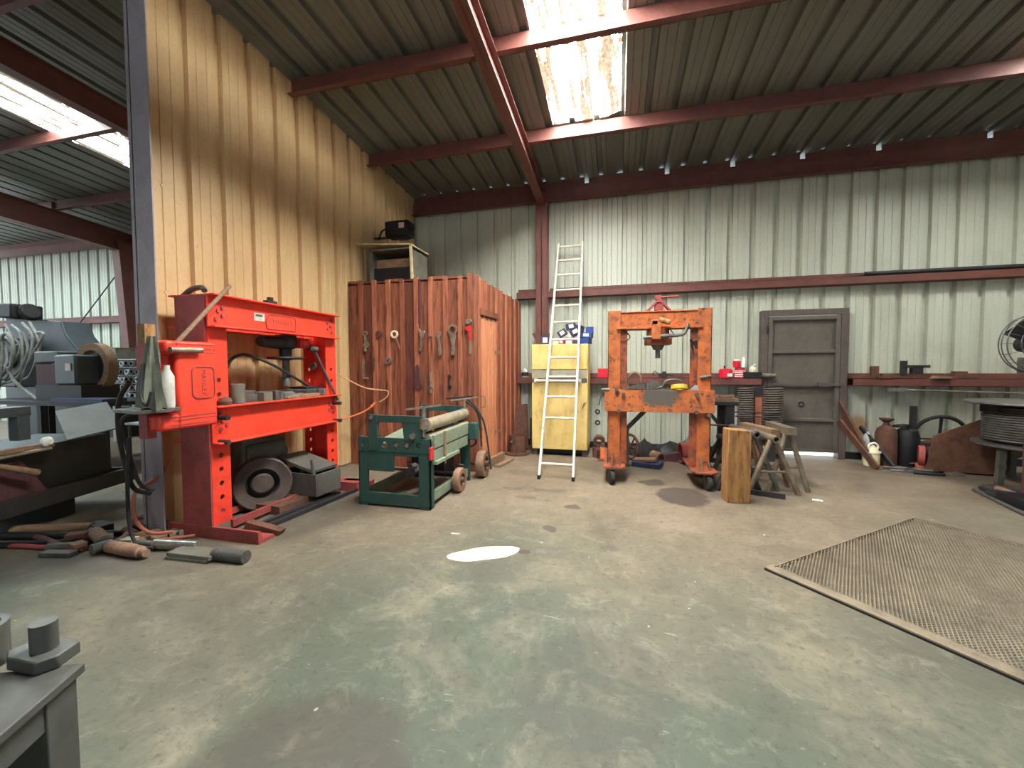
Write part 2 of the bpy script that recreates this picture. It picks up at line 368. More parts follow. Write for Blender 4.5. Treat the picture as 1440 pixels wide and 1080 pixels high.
# roof: sheets run down the slope, left out where the skylights, one added strip and an added sun hole are
SKY_X = (-.87, .02); SKL_X = (-7.86, -6.95); FILL_X = (-13.1, -12.2); SKR_X = (4.45, 5.3)  # far-left strip is added out of view to light the left bay
HX, HY = 1.85, 2.9
b = B(); fc = lambda u, v, d: (u, v, zr(v)+d)
def roofpiece(x0, x1, gaps):
    y = YF
    for g0, g1 in gaps + [(7.42, None)]:
        sheet(b, x0, x1, y, g0, fc, PITCH, .03); y = g1
roofpiece(XL, FILL_X[0], []); roofpiece(*FILL_X, [(2.7,5.71)]); roofpiece(FILL_X[1], SKL_X[0], []); roofpiece(*SKL_X, [(2.7,5.3)]); roofpiece(SKL_X[1], SKY_X[0], []); roofpiece(*SKY_X, [(1.15,5.71)])
roofpiece(SKY_X[1], HX-.4, []); roofpiece(HX-.4, HX+.4, [(HY-.3,HY+.3)]); roofpiece(HX+.4, SKR_X[0], []); roofpiece(*SKR_X, [(4.8,5.71)]); roofpiece(SKR_X[1], XR, [])
# added unseen square, its hole shaped to throw the floor sun spot
n = 40; vs = []
for i in range(n):
    t = 2*PI*i/n; c, s_ = math.cos(t), math.sin(t); k = min(.4/max(abs(c),1e-6), .3/max(abs(s_),1e-6))
    a, e = .27*c*(1+.04*math.sin(3*t)), .105*s_*(1+.06*math.sin(5*t)); th = R(29)
    for px, py in ((a*math.cos(th)-e*math.sin(th), a*math.sin(th)+e*math.cos(th)), (k*c, k*s_)):
        vs.append((HX+px, HY+py, zr(HY+py)+.004))
b._add(vs, [(2*i, 2*i+1, 2*((i+1)%n)+1, 2*((i+1)%n)) for i in range(n)])
struct(b.build('ceiling', 'roof', smooth=False))
wi = 0
for xs, cuts in ((SKY_X, (1.15,2.62,4.15,5.71)), (SKL_X, (2.7,4.15,5.3)), (SKR_X, (4.8,5.71)), (FILL_X, (2.7,4.15,5.71))):
    for y0, y1 in zip(cuts, cuts[1:]):
        wi += 1; b = B(); sheet(b, xs[0], xs[1], y0, y1, fc, PITCH, .03); struct(b.build('window_%d' % wi, 'skyfill' if xs[0] < -10 else 'skydim' if xs[0] < -5 else 'sky', smooth=False))  # far-left panes are unseen added glow for the left bay wall
# closure above the eave strut, with chinks of daylight under some ribs
b = B(); x = XL
for hx in (-.53, .76, 1.73, 2.69, 3.66, 4.95):
    b.bx(x, hx-.035, 7.26, 7.275, 4.44, 4.635); b.bx(hx-.035, hx+.035, 7.26, 7.275, 4.44, 4.53); x = hx+.035
b.bx(x, XR, 7.26, 7.275, 4.44, 4.635); struct(b.build('trim_1', 'maroon'))
def zee(name, x0, x1, y, ztop, dep=.2, fl=.075):
    b = B(); b.bx(x0, x1, y-.004, y+.004, ztop-dep, ztop); b.bx(x0, x1, y-fl, y+.004, ztop-dep, ztop-dep+.006); b.bx(x0, x1, y, y+fl, ztop-.006, ztop)
    return struct(b.build(name, 'maroon'))
for y in (5.76, 4.2, 2.62, 1.08): zee('roof_purlin', PX+.02, XR, y, zr(y)-.004); zee('roof_purlin', XL, PX-.12, y, zr(y)-.004)
for y in (-.5, -2.1, -3.7, -5.3): zee('roof_purlin', XL, XR, y, zr(y)-.004)
for x0, x1 in ((XL, PX-.12), (PX+.02, XR)): zee('eave_strut', x0, x1, 7.17, 4.45, .22, .08)
def rafter(x, dep=.25, w=.13):
    b = B(); n = [(YF, zr(YF)-.205), (7.1, zr(7.1)-.205)]
    for (o0, o1, hw) in ((0, .01, w/2), (dep-.01, dep, w/2), (0, dep, .005)):
        vs = []
        for y, z in n:
            vs += [(x-hw, y, z-o0), (x+hw, y, z-o0), (x+hw, y, z-o1), (x-hw, y, z-o1)]
        b._add(vs, [(0,1,2,3),(7,6,5,4)] + [(i, (i+1)%4, 4+(i+1)%4, 4+i) for i in range(4)])
    for y in (5.76, 4.2, 2.62): b.bx(x-.02, x+.02, y-.05, y+.05, zr(y)-.21, zr(y)-.03)
    return struct(b.build('roof_rafter', 'maroon'))
rafter(-1.27); rafter(-5.95, .27, .13); rafter(-10.75, .42, .2); rafter(6.7)
b = B(); b.bx(-1.375,-1.175,7.05,7.06,0,4.2); b.bx(-1.375,-1.175,7.22,7.23,0,4.2); b.bx(-1.28,-1.27,7.05,7.23,0,4.2)
for s in (-1, 1): b.prism([(-1.275+s*.1,1.98),(-1.275+s*.17,1.98),(-1.275+s*.1,1.86)], 7.05, 7.06)
struct(b.build('wall_column', 'maroon'))
struct(B().bx(6.6,6.8,7.0,7.22,0,4.2).build('wall_column', 'maroon'))
b = B(); b.prism([(7.22,0),(7.22,4.2),(6.75,4.2),(6.98,0)], -10.86, -10.64, 'x'); struct(b.build('wall_column', 'maroon'))
M['columngrey'] = mat('grey_primer_column', (150,140,146), (132,120,124), 3, rough=.5)
b = B(); b.bx(-3.86,-3.63,2.55,2.56,0,zr(2.4)-.2); b.bx(-3.86,-3.78,2.64,2.65,0,zr(2.4)-.2); b.bx(-3.825,-3.815,2.55,2.65,0,zr(2.4)-.2)
struct(b.build('wall_column', 'columngrey'))
struct(B().bx(-9.0,-3.9,2.48,2.54,4.52,4.72).build('roof_beam', 'maroon'))
def girt(x0, x1, z, dep=.15, h=.115):
    b = B(); b.bx(x0, x1, WY-dep, WY-.002, z+h-.006, z+h); b.bx(x0, x1, WY-dep, WY-.002, z, z+.006); b.bx(x0, x1, WY-dep, WY-dep+.006, z, z+h)
    b.bx(x0, x1, WY-.01, WY-.004, z, z+h+.07)
    return struct(b.build('wall_girt', 'maroon'))
girt(-1.74, -1.39, 2.6); girt(-1.17, XR, 2.6); girt(XL, PX-.12, 2.48)
girt(-1.75, 2.14, 1.11, .25, .11); girt(3.33, XR, 1.11, .25, .11)
struct(B().bx(-1.7, 2.16, 7.22, 7.29, 0, .1).build('baseboard_back', 'black')); struct(B().bx(3.32, XR, 7.22, 7.29, 0, .1).build('baseboard_back', 'black'))

# steel door in the back wall
d = struct(bpy.data.objects.new('door_1', None)); C.objects.link(d); d.location = (2.735, 7.22, 0)
b = B(); b.bx(-.575,-.485,-.06,.09,0,2.26); b.bx(.485,.575,-.06,.09,0,2.26); b.bx(-.485,.485,-.06,.09,2.17,2.26); b.build('frame', 'doorframe', d, bev=.006)
b = B(); b.bx(-.48,.48,.0,.02,.09,2.16); b.build('leaf', 'doorgrey', d)
b = B()
for x in (-.48,.42): b.bx(x,x+.06,-.05,.0,.09,2.16)
b.bx(-.42,.42,-.05,.0,2.1,2.16); b.bx(-.42,.42,-.05,.0,.09,.13)
for z in (1.6,.56): b.bx(-.42,.42,-.045,.0,z,z+.045)
b.build('leaf_frame', 'doorgrey', d, bev=.004)
b = B(); b.bx(-.42,.5,-.075,-.03,1.1,1.14); b.bx(.2,.34,-.085,-.02,1.09,1.15); b.build('crossbar', 'doorframe', d, bev=.003)
b = B(); b.torus((.0,-.01,.82),.035,.008,(0,1,0),16); b.build('handle', 'dark', d)
for z in (.35,1.9): B().cyl((-.5,-.07,z),(-.5,-.07,z+.12),.014).build('hinge', 'dark', d)
# rod bracing in the far bay
struct(B().cyl((-13.6,7.1,1.6),(-10.9,7.1,3.9),.012,seg=8).build('brace_rod','dark'))
# ------------------------------------------------------------------ board shed in the corner, with tools hung on it
X0, XS, XB, YS, ZT = PX+.01, -1.86, -1.69, 5.2, 2.63
t = thing('wooden_shed', 'corner shed of upright red-brown boards with tools hung on its front', 'shed', (0,0,0))
PW = .2147                                   # width of one board with its batten
b, c = B(), B(); k = 0; x = X0
while x < XS-.02:
    x1 = min(x+PW, XS)
    b.bx(x+.002, x1-.002, YS, YS+.02, .0, ZT-.012*((k*7)%3))
    if x1 < XS-.05: c.bx(x1-.03, x1+.03, YS-.03, YS, .0, ZT-.006*((k*5)%4))
    x = x1; k += 1
b.build('front_boards', 'planks', t); c.build('front_battens', 'battens', t)
b, c = B(), B(); y = YS; k = 0
dirx = (XB-XS)/(WY-.03-YS)
def sx(y): return XS + dirx*(y-YS)
def sidebox(b, y0, y1, o0, o1, z0, z1):
    vs = [(sx(yy)+o, yy, z) for yy in (y0,y1) for o in (o0,o1) for z in (z0,z1)]
    b._add(vs, [(0,1,3,2),(4,6,7,5),(0,4,5,1),(2,3,7,6),(0,2,6,4),(1,5,7,3)])
for y0, y1 in ((YS,5.38),(5.38,5.6),(5.6,5.82),(5.82,6.02),(6.02,6.24),(6.24,6.46),(6.46,6.68),(6.68,6.9),(6.9,7.12),(7.12,7.27)):
    z0 = 2.2 if 5.37 < y0 < 6.0 else 0; top = ZT-.1*(y0-YS)/2.1-.008*(k%3); k += 1
    sidebox(b, y0+.002, y1-.002, -.02, 0, z0, top)
    if y1 < 7.2: sidebox(c, y1-.028, y1+.028, 0, .026, 2.2 if 5.5 < y1 < 5.9 else 0, top)
b.build('side_boards', 'planks', t); c.build('side_battens', 'battens', t)
b = B(); b.bx(XS-.07, XS+.012, YS-.03, YS-.018, 0, ZT+.005); sidebox(b, YS-.03, YS+.07, .012, .026, 0, ZT+.005); b.build('corner_trim', 'planks', t)
b = B(); b._add([(X0,YS,ZT-.04),(XS,YS,ZT-.04),(XB,WY-.03,ZT-.15),(X0,WY-.03,ZT-.15),(X0,YS,ZT-.06),(XS,YS,ZT-.06),(XB,WY-.03,ZT-.17),(X0,WY-.03,ZT-.17)], [(0,1,2,3),(7,6,5,4),(0,4,5,1),(1,5,6,2),(2,6,7,3),(3,7,4,0)])
b.build('roof_deck', 'oldwood', t)
b = B(); b.bx(-2.705,-2.62,YS-.0195,YS-.001,2.0,ZT-.03); b.build('patch_board', 'plankdark', t, label='dark stained board')
b = B(); sidebox(b, 5.435, 6.0, -.015, .012, .06, 2.1)
for k in range(1,4): sidebox(b, 5.38+.16*k-.012, 5.38+.16*k+.012, .012, .022, .06, 2.12)
dr = b.build('door', 'doorwood', t, label='pale board door in the side of the shed')
b = B(); sidebox(b, 5.36, 6.08, .005, .04, 2.12, 2.2); b.build('door_lintel', 'planks', t)
b = B(); b.tube([(sx(5.44)+.015,5.44,1.0),(sx(5.44)+.06,5.44,.98),(sx(5.44)+.06,5.44,.86),(sx(5.44)+.015,5.44,.84)],.008); b.build('door_handle','toolsteel',dr)
for z in (.42,1.62): b = B(); sidebox(b, 5.93, 6.15, .014, .022, z-.025, z+.025); b.build('hinge', 'toolsteel', dr)

FY = YS-.026
def hung(name, label, b, m, cat='tool', bev=0.): return tag(b.build(name, m, bev=bev), label, cat, 'hand tools hung on the shed wall')
def nailed(x, z, b): b.cyl((x,FY+.03,z),(x,FY-.02,z),.004,seg=6); return b
# red pipe wrench
r = thing('pipe_wrench', 'red pipe wrench with grey handle at the right end of the tool row', 'wrench', (-1.905,FY-.012,1.8), group='hand tools hung on the shed wall')
B().prism([(-.05,.13),(.02,.15),(.035,.1),(.028,-.05),(.0,-.05),(-.004,.07),(-.05,.1)],-.012,.012).build('body','redwrench',r,bev=.003)
B().prism([(-.05,.19),(-.03,.235),(.03,.235),(.045,.2),(.0,.16),(-.03,.17)],-.011,.011).build('jaw','toolsteel',r,bev=.003)
B().prism([(.002,-.05),(.03,-.05),(.036,-.22),(.01,-.24),(-.0,-.22)],-.01,.01).build('handle','toolsteel',r,bev=.003)
# big ring spanner
r = thing('slugging_spanner', 'large grey ring spanner with wide eye, hung left of the red wrench', 'wrench', (-2.135,FY-.01,1.9), group='hand tools hung on the shed wall')
B().lathe([(.045,-.014),(.072,-.014),(.072,.014),(.045,.014)],(0,0,0),(0,1,0),24,True).build('ring','toolsteel',r)
B().prism([(-.05,-.06),(.05,-.06),(.02,-.22),(.03,-.3),(.028,-.34),(-.028,-.34),(-.03,-.3),(-.018,-.22)],-.009,.009).build('shank','toolsteel',r,bev=.003)
b = B(); b.prism([(-.03,.1),(.0,.07),(.03,.1),(.035,.04),(.012,.02),(.02,-.12),(.045,-.2),(.02,-.24),(-.01,-.23),(-.012,-.1),(-.03,.02),(-.045,.05)],-.01,.01); b2 = b
o = hung('open_end_wrench', 'dark open-end wrench with bright tail hung between claw hammer and ring spanner', b, 'toolsteel', 'wrench', .003); o.location = (-2.33,FY-.012,1.79)
r = thing('adjustable_wrench', 'bright adjustable wrench with square head hung over the dark board', 'wrench', (-2.585,FY-.012,1.78), group='hand tools hung on the shed wall')
B().prism([(-.05,.14),(-.03,.15),(.0,.1),(.035,.12),(.05,.09),(.02,.02),(-.025,.04)],-.014,.014).build('head','bright',r,bev=.003)
B().prism([(-.02,.04),(.016,.03),(-.0,-.13),(-.03,-.17),(-.045,-.14)],-.01,.01).build('handle','toolsteel',r,bev=.003)
b = B().box((.01,0,.06),(.055,.03,.02)); b.box((.03,0,-.03),(.012,.02,.17)); o = hung('small_hammer', 'small rusty L-shaped bar hung right of the adjustable wrench', b, 'rust'); o.location = (-2.47,FY-.012,1.75)
r = thing('ring_spanner', 'spanner with pale round ring and wooden shank', 'wrench', (-3.0,FY-.012,1.86), group='hand tools hung on the shed wall')
B().lathe([(.032,-.01),(.055,-.01),(.055,.01),(.032,.01)],(0,0,0),(0,1,0),24,True).build('ring','ringbright',r)
B().bar((.02,0,-.05),(.08,0,-.2),.02,.012).build('shank','oldwood',r)
b = B().lathe([(.02,-.012),(.045,-.012),(.045,.012),(.02,.012)],(0,0,0),(0,1,0),20,True); o = hung('pipe_collar', 'small dark iron ring hung left of the pale ring', b, 'rust', 'ring'); o.location=(-3.25,FY-.01,1.87)
b = B().lathe([(.02,-.02),(.05,-.02),(.052,.0),(.04,.02),(.015,.018)],(0,0,0),(0,1,0),20,True); o = hung('shaft_collar', 'grey round collar hung alone in the lower row', b, 'boxgrey', 'ring'); o.location=(-3.1,FY-.01,1.49)
b = B().lathe([(.018,-.01),(.038,-.01),(.038,.01),(.018,.01)],(0,0,.09),(0,1,0),16,True); b.bar((0,0,.05),(.01,0,-.1),.03,.018); b.lathe([(.02,-.012),(.045,-.012),(.045,.012),(.02,.012)],(.015,0,-.07),(0,1,0),18,True); b.cyl((.0,0,-.11),(.0,0,-.16),.018)
o = hung('chain_hook', 'iron double-eye hook hung at the left end of the upper row', b, 'toolsteel', 'hook'); o.location=(-3.46,FY-.015,1.79)
b = B().box((0,0,.02),(.035,.02,.26)); b.box((.03,0,-.12),(.09,.02,.025)); o = hung('try_square', 'grey L-shaped square hung lowest at the far left', b, 'toolsteel', 'square'); o.location=(-3.5,FY-.012,1.37)
b = B().box((0,0,0),(.03,.018,.2),(0,4,0)); b.box((-.01,0,.16),(.012,.014,.2),(0,4,0)); o = hung('cold_chisel', 'slim rusty chisel hung right of the L-shaped square', b, 'rust', 'chisel'); o.location=(-3.335,FY-.012,1.44)
b = B().box((0,0,0),(.036,.016,.19),(0,-2,0)); b.cyl((0,-.008,-.08),(0,.008,-.08),.024,seg=12); o = hung('flat_bar', 'flat rusty bar hung below the pale ring spanner', b, 'rust', 'bar'); o.location=(-2.9,YS-.01,1.39)
b = B().prism([(-.02,.13),(.01,.15),(.03,.1),(.05,-.1),(.06,-.16),(.02,-.2),(-.03,-.19),(-.05,-.13),(-.035,.05)],-.012,.012); o = hung('drop_hook', 'broad dark tapered iron hung below the adjustable wrench', b, 'plankdark', 'hook'); o.location=(-2.66,FY-.012,1.29)
b = B().cyl((0,0,.12),(.0,0,-.06),.014,.018,10); b.lathe([(.0,.14),(.018,.14),(.018,.11),(.0,.11)],(0,0,0),(0,0,1),10); b.lathe([(.012,-.01),(.034,-.01),(.034,.01),(.012,.01)],(0,0,-.08),(0,1,0),14,True); b.cyl((0,0,-.11),(0,0,-.15),.02,seg=10)
o = hung('box_spanner', 'slender grey box spanner hung in the lower row under the small L bar', b, 'toolsteel', 'wrench'); o.location=(-2.46,FY-.02,1.2)
b = B().lathe([(.012,-.012),(.032,-.012),(.032,.012),(.012,.012)],(0,0,.06),(0,1,0),14,True); b.box((-.01,0,-.02),(.04,.02,.09)); b.lathe([(.012,-.012),(.03,-.012),(.03,.012),(.012,.012)],(.01,0,-.08),(0,1,0),14,True)
o = hung('shackle', 'short dark shackle hung rightmost in the lower row', b, 'dark', 'shackle'); o.location=(-2.21,YS-.014,1.21)

# foot boards at the shed door
o = tag(B().box((0,0,0),(.62,.05,.12)).build('skirting_plank','oldwood',None,(-1.70,5.66,.061),R(84)), 'weathered plank on edge at the foot of the shed door','board')
o = tag(B().box((0,0,0),(.5,.09,.03)).build('loose_plank','oldwood',None,(-1.575,5.72,.016),R(80)), 'short board lying flat on the floor by the shed door','board')

# cooler box and motor above the shed
t = thing('evaporative_cooler', 'open fronted metal cooler box with bent top sheet on the shed roof', 'cooler', (-3.22,5.72,ZT-.06))
b = B(); b.bx(-.34,-.31,-.27,.27,0,.56); b.bx(.31,.34,-.27,.27,0,.56); b.bx(-.34,.34,.25,.27,0,.56); b.bx(-.34,.34,-.27,.27,.0,.03); b.bx(-.34,.34,-.27,.27,.54,.56); b.build('housing','boxgrey',t)
b = B(); b.bx(-.31,.31,-.2,.2,.03,.3); b.build('fan_box','black',t); B().bx(-.3,.3,-.14,.2,.3,.44).build('inner_panel','oldwood',t)
b = B(); b._add([(-.56,-.3,.665),(.35,-.3,.6),(.35,.3,.6),(-.56,.3,.665),(-.56,-.3,.65),(.35,-.3,.585),(.35,.3,.585),(-.56,.3,.65)],[(0,1,2,3),(7,6,5,4),(0,4,5,1),(1,5,6,2),(2,6,7,3),(3,7,4,0)]); b.build('top_sheet','cream',t)
b = B(); b.bar((.33,-.27,.58),(.36,-.275,.0),.035,.02); b.build('edge_strip','cream',t)
b = B(); b.tube([(-.52,-.2,.02),(-.42,-.24,-.0),(-.34,-.27,.1)],.014); b.build('pipe','rubber',t)
t = thing('wall_motor', 'black boxed motor with pale label fixed high on the tan wall', 'motor', (-3.31,5.9,3.54))
b = B(); b.box((0,0,0),(.4,.24,.24)); b.build('casing','black',t,bev=.03)
for k in range(5): pass
b = B()
for z in (-.07,-.02,.03,.08): b.box((.02,-.123,z),(.34,.01,.012))
b.build('cooling_fins','dark',t)
B().box((.1,-.13,.03),(.09,.006,.08)).build('nameplate','carton',t)
b = B(); b.box((-.3,.0,-.1),(.3,.05,.02)); b.box((.06,0,-.135),(.16,.1,.03)); b.build('bracket','dark',t)
b = B(); b.tube([(-.2,-.06,.02),(-.28,-.06,-.02),(-.34,-.05,-.14)],.014); b.build('lead','rubber',t)
b = B(); b.cyl((.2,0,0),(.25,0,0),.02); b.build('shaft','dark',t)

# ------------------------------------------------------------------ red hydraulic press
Xf = -3.2
t = thing('hydraulic_press', 'red H-frame hydraulic shop press standing against the tan wall', 'press', (-3.36,3.4,0))
def up(y0, y1, near):
    b = B(); hol = [((y0+y1)/2, z) for z in [.2+.118*k for k in range(5)] + ([1.18,1.3] if near else [1.25,1.38])]
    f = lambda u, v, a: (a, u-3.4, v)
    for a0, a1 in ((.14,.152),(-.152,-.14)): b.holed(y0, y1, .1, 2.0, hol, .021, a0, a1, f)
    yw = y0 if near else y1-.012
    b.bx(-.14,.14,yw-3.4,yw+.012-3.4,.1,2.0)
    return b.build('upright','red',t)
up(2.63,2.8,True); up(4.02,4.19,False)
B().bx(-.165,.14,-.785,-.771,1.62,1.99).build('end_plate','reddark',t,label='end plate in darker shaded red')  # shade of the camera-side face is in the colour
B().bx(-.15,.15,-.784,-.7715,.1,.95).build('web_shade_plate','reddark',t,label='web of the near upright in darker shaded red')  # dark sheet over the red web, painted as its shaded side
def channel(z0, z1, y0, y1, name):
    for s in (1,-1):
        b = B(); xo = .155*s; 
        b.bx(min(xo,xo+.014*s),max(xo,xo+.014*s),y0,y1,z0,z1)
        
        for z in (z0, z1-.014): b.bx(min(xo,xo+.085*s),max(xo,xo+.085*s),y0,y1,z,z+.014)
        o = b.build(name,'red',t,bev=.003)
        if s == 1:
            pts = [(y0+.07,z1-.06),(y0+.13,z1-.1),(y0+.09,z1-.13),(y0+.13,z1-.165),(y0+.07,z1-.2)]
            for yy, zz in pts:
                for y_ in (yy, y0+y1-yy): B().cyl((.165,y_,zz),(.182,y_,zz),.017,seg=6).build('bolt','reddark',o)
channel(1.73,2.0,-.78,.77,'top_beam'); channel(.775,1.09,-.77,.77,'bed_beam')
for y in (-.71,.71):
    for z in (.99,.79): B().cyl((.15,y,z),(.27,y,z),.02,seg=10).build('bed_pin','dark',t)
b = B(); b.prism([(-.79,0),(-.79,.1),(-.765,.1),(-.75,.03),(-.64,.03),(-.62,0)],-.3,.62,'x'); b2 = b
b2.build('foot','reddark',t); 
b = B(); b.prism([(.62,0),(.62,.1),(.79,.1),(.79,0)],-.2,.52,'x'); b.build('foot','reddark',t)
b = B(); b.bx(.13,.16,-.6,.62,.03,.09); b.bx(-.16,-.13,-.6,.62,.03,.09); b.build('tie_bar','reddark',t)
b = B(); b.bx(.169,.172,-.34,-.225,1.83,1.9); b.build('label_plate','silver',t,label='pale printed data plate')
B().bx(.172,.1725,-.325,-.25,1.868,1.89).build('label_print','greygreen',t)
# cast name board, raised edge
b = B(); O = [(-.2,.035),(-.165,.075),(.14,.075),(.15,.055),(.15,-.06),(-.2,-.06),(-.215,0)]
b.prism([(y-.0,z+1.83) for y, z in O], .169, .174, 'x'); b.build('name_board','red',t)
b = B()
for (a,c),(d_,e) in zip(O, O[1:]+O[:1]): b.bar((.176,a,c+1.83),(.176,d_,e+1.83),.007,.007)
b.build('name_board_rim','reddark',t)
lettering('lettering','MANLEY',.066,'reddark',t,(.1755,-.01,1.842),(R(90),0,R(90)),.002)
# ram unit
b = B(); b.lathe([(.0,0),(.1,0),(.11,-.03),(.1,-.13),(.06,-.15),(.055,-.26),(.0,-.26)],(0,.2,1.74)); b.build('cylinder','dark',t)
b = B(); b.cyl((.02,-.14,1.66),(.02,.12,1.66),.055,.075); b.build('motor_can','dark',t,bev=.01)
b = B(); b.box((.05,.36,1.66),(.12,.13,.1)); b.box((.1,.36,1.66),(.05,.1,.07)); b.build('valve_block','redwrench',t,bev=.008)
B().lathe([(.0,-.012),(.17,-.012),(.18,0),(.17,.012),(.0,.012)],(0,.2,1.5),(0,0,1),32).build('hand_wheel','dark',t)
b = B(); b.lathe([(0,1.21),(.042,1.21),(.042,1.29),(.036,1.3),(.036,1.52),(0,1.52)],(0,.2,0)); b.build('ram','steel',t)
b = B(); b.cyl((.12,.46,1.62),(.2,.75,1.02),.014); b.cyl((.1,.42,1.62),(.13,.5,1.6),.035); b.build('pump_lever','steel',t)
b = B(); b.tube([(-.05,-.5,1.1),(-.02,-.45,1.42),(.0,-.34,1.52),(.02,-.2,1.5),(.05,.0,1.42),(.05,.25,1.3),(0,.6,1.15)],.014); b.build('hose','rubber',t)
b = B(); b.tube([(-.1,-.15,2.01),(-.1,.05,2.05),(-.1,.16,2.02)],.009); b.box((-.1,.12,2.05),(.06,.12,.07)); b.cyl((-.1,.12,2.0),(-.1,.12,2.12),.03); b.tube([(-.1,.2,2.03),(-.1,.45,2.05),(-.1,.5,2.01)],.008); b.build('pipe_fittings','dark',t)
b = B(); b.tube([(-.15,-.72,2.0),(-.04,-.73,2.05),(.05,-.72,2.06),(.1,-.74,2.03)],.022); b.build('top_pipe','steel',t)
b = B(); b.lathe([(.02,-.01),(.04,-.01),(.04,.01),(.02,.01)],(.0,.6,1.42),(0,1,0),18,True); b.build('roller','steel',t)
b = B(); b.bx(-.02,.02,-.56,-.5,1.55,1.72); b.bx(-.03,.03,-.6,-.46,1.53,1.55); b.build('limit_bracket','cordorange',t)
# cast pump on the near side of the frame
p = B()
p.bx(-.04,.26,-1.1,-.79,.95,1.6); p.bx(.0,.26,-1.17,-1.08,1.5,1.6); p.prism([(.1,-1.23),(.24,-1.23),(.26,-1.2),(.26,-1.08),(.0,-1.08),(.04,-1.2)],.95,1.07,'z')
p.lathe([(.0,0),(.1,0),(.1,.45),(.0,.45)],(.1,-1.1,1.06),(0,0,1),20)
po = p.build('pump_casting','red',t,bev=.022)
def rr(x0,x1,z0,z1,r,n=5):
    pts=[]
    for cx,cz,a in ((x1-r,z1-r,0),(x0+r,z1-r,90),(x0+r,z0+r,180),(x1-r,z0+r,270)):
        pts += [(cx+r*math.cos(R(a+90*k/n)),cz+r*math.sin(R(a+90*k/n))) for k in range(n+1)]
    return pts
P_ = rr(-.99,-.815,1.17,1.41,.04); b = B()
for (a,c),(d_,e) in zip(P_, P_[1:]+P_[:1]): b.bar((.26,a,c),(.26,d_,e),.008,.012,(1,0,0))
b.build('cast_panel_rim','reddark',po)
lettering('cast_lettering','MANLEY',.052,'reddark',po,(.261,-.9,1.29),(0,R(90),0),.002)
for z,l in ((1.58,.3),(1.545,.24),(1.52,.33),(1.045,.42),(1.02,.33),(.985,.4)): B().box((.261,-.8-l/2,z),(.004,l,.005)).build('cast_rib','reddark',po)
B().cyl((.22,-1.14,1.5),(.245,-.64,2.08),.016).build('lever_pole','oldwood',t,label='long worn lever pole leaning up past the top beam')
B().cyl((.285,-1.16,1.53),(.285,-.93,1.535),.022).build('side_lever','toolsteel',t)
B().bx(.08,.17,-1.24,-1.1,1.38,1.56).build('bracket_box','reddark',t); B().bx(.1,.17,-1.24,-1.17,1.56,1.71).build('wooden_post','timber',t)
b = B(); b.prism([(.0,-1.34),(.3,-1.4),(.36,-1.26),(.3,-1.11),(.0,-1.11)],1.095,1.12,'z'); b.build('tray','steel',t,bev=.003)
b = B(); b.bx(.08,.16,-1.24,-1.18,.9,1.095); b.build('tray_bracket','reddark',t)
b = B(); b.tube([(-.06,-1.2,1.3),(-.2,-1.18,1.15),(-.26,-1.15,.9),(-.24,-1.12,.62),(-.2,-1.1,.48),(-.1,-1.06,.44)],.016); b.tube([(-.02,-1.2,1.08),(-.16,-1.19,1.0),(-.16,-1.14,.7),(-.14,-1.1,.52),(-.06,-1.06,.47)],.014)
b.tube([(-.08,-1.2,.9),(-.18,-1.16,.5),(-.22,-1.13,.2),(-.16,-1.12,.05),(-.06,-1.08,.03)],.013); b.build('pump_hose','rubber',t)
r = thing('rag', 'grey-green oily rag draped over the front of the red pump', 'rag', (-3.04,2.1,1.125))
b = B()
n=24; rows=10; vs=[]
for j in range(rows):
    for i in range(n):
        a=2*PI*i/n; q=j/(rows-1); w=(.025+.06*q**.7)*(1+.32*math.sin(5*a+3*q)+.16*math.sin(9*a+q))
        vs.append((w*math.cos(a)-.03*q, w*.6*math.sin(a), .49*(1-q)+.012*math.sin(4*a)*q))
b._add(vs,[(j*n+i,j*n+(i+1)%n,(j+1)*n+(i+1)%n,(j+1)*n+i) for j in range(rows-1) for i in range(n)]+[tuple(range(n))])
b.build('cloth','rag',r)
b = B(); b.tube([(-.02,-.05,.3),(.0,-.08,.1),(.05,-.08,.03),(.08,-.07,.12)],.009); b.build('cord','dark',r)
o = tag(B().lathe([(.0,0),(.04,0),(.043,.02),(.043,.22),(.02,.27),(.018,.3),(.0,.3)],(0,0,0)).build('plastic_bottle','cleardull',None,(-3.085,2.22,1.121)),'cloudy plastic bottle standing on the red pump tray','bottle')

# things lying on the press bed
def on_bed(name, label, b, m, y, cat, x=-3.36, rz=0, bev=.003): return tag(b.build(name, m, None, (x,y,1.091), rz, bev), label, cat, 'parts on the press bed')
on_bed('round_block','upright grey steel cylinder on the near end of the red press bed',B().cyl((0,0,0),(0,0,.17),.055,seg=24),'boxgrey',2.88,'block',-3.2)
on_bed('round_slug','small rusty knob on the near corner of the red press bed',B().lathe([(0,0),(.05,0),(.055,.03),(.04,.06),(0,.07)],(0,0,0)),'rust',2.74,'block',-3.18)
on_bed('vee_block','grey block with a step behind the upright cylinder on the press bed',B().bx(-.08,.08,-.1,.1,0,.07).bx(-.05,.05,-.08,.08,.07,.1),'steel',3.04,'block',-3.3)
on_bed('steel_block','short square grey block in the row on the press bed',B().bx(-.06,.06,-.055,.055,0,.085),'boxgrey',3.16,'block',-3.22,.1)
on_bed('split_block','squat dark two-piece block on the press bed',B().bx(-.06,.06,-.05,.0,0,.09).bx(-.06,.06,.01,.05,0,.08),'steel',3.3,'block',-3.22)
on_bed('bored_block','grey block with bored end in the middle of the press bed',B().bx(-.07,.07,-.07,.07,0,.06).cyl((0,-.05,.03),(0,.1,.03),.04),'boxgrey',3.44,'block',-3.24)
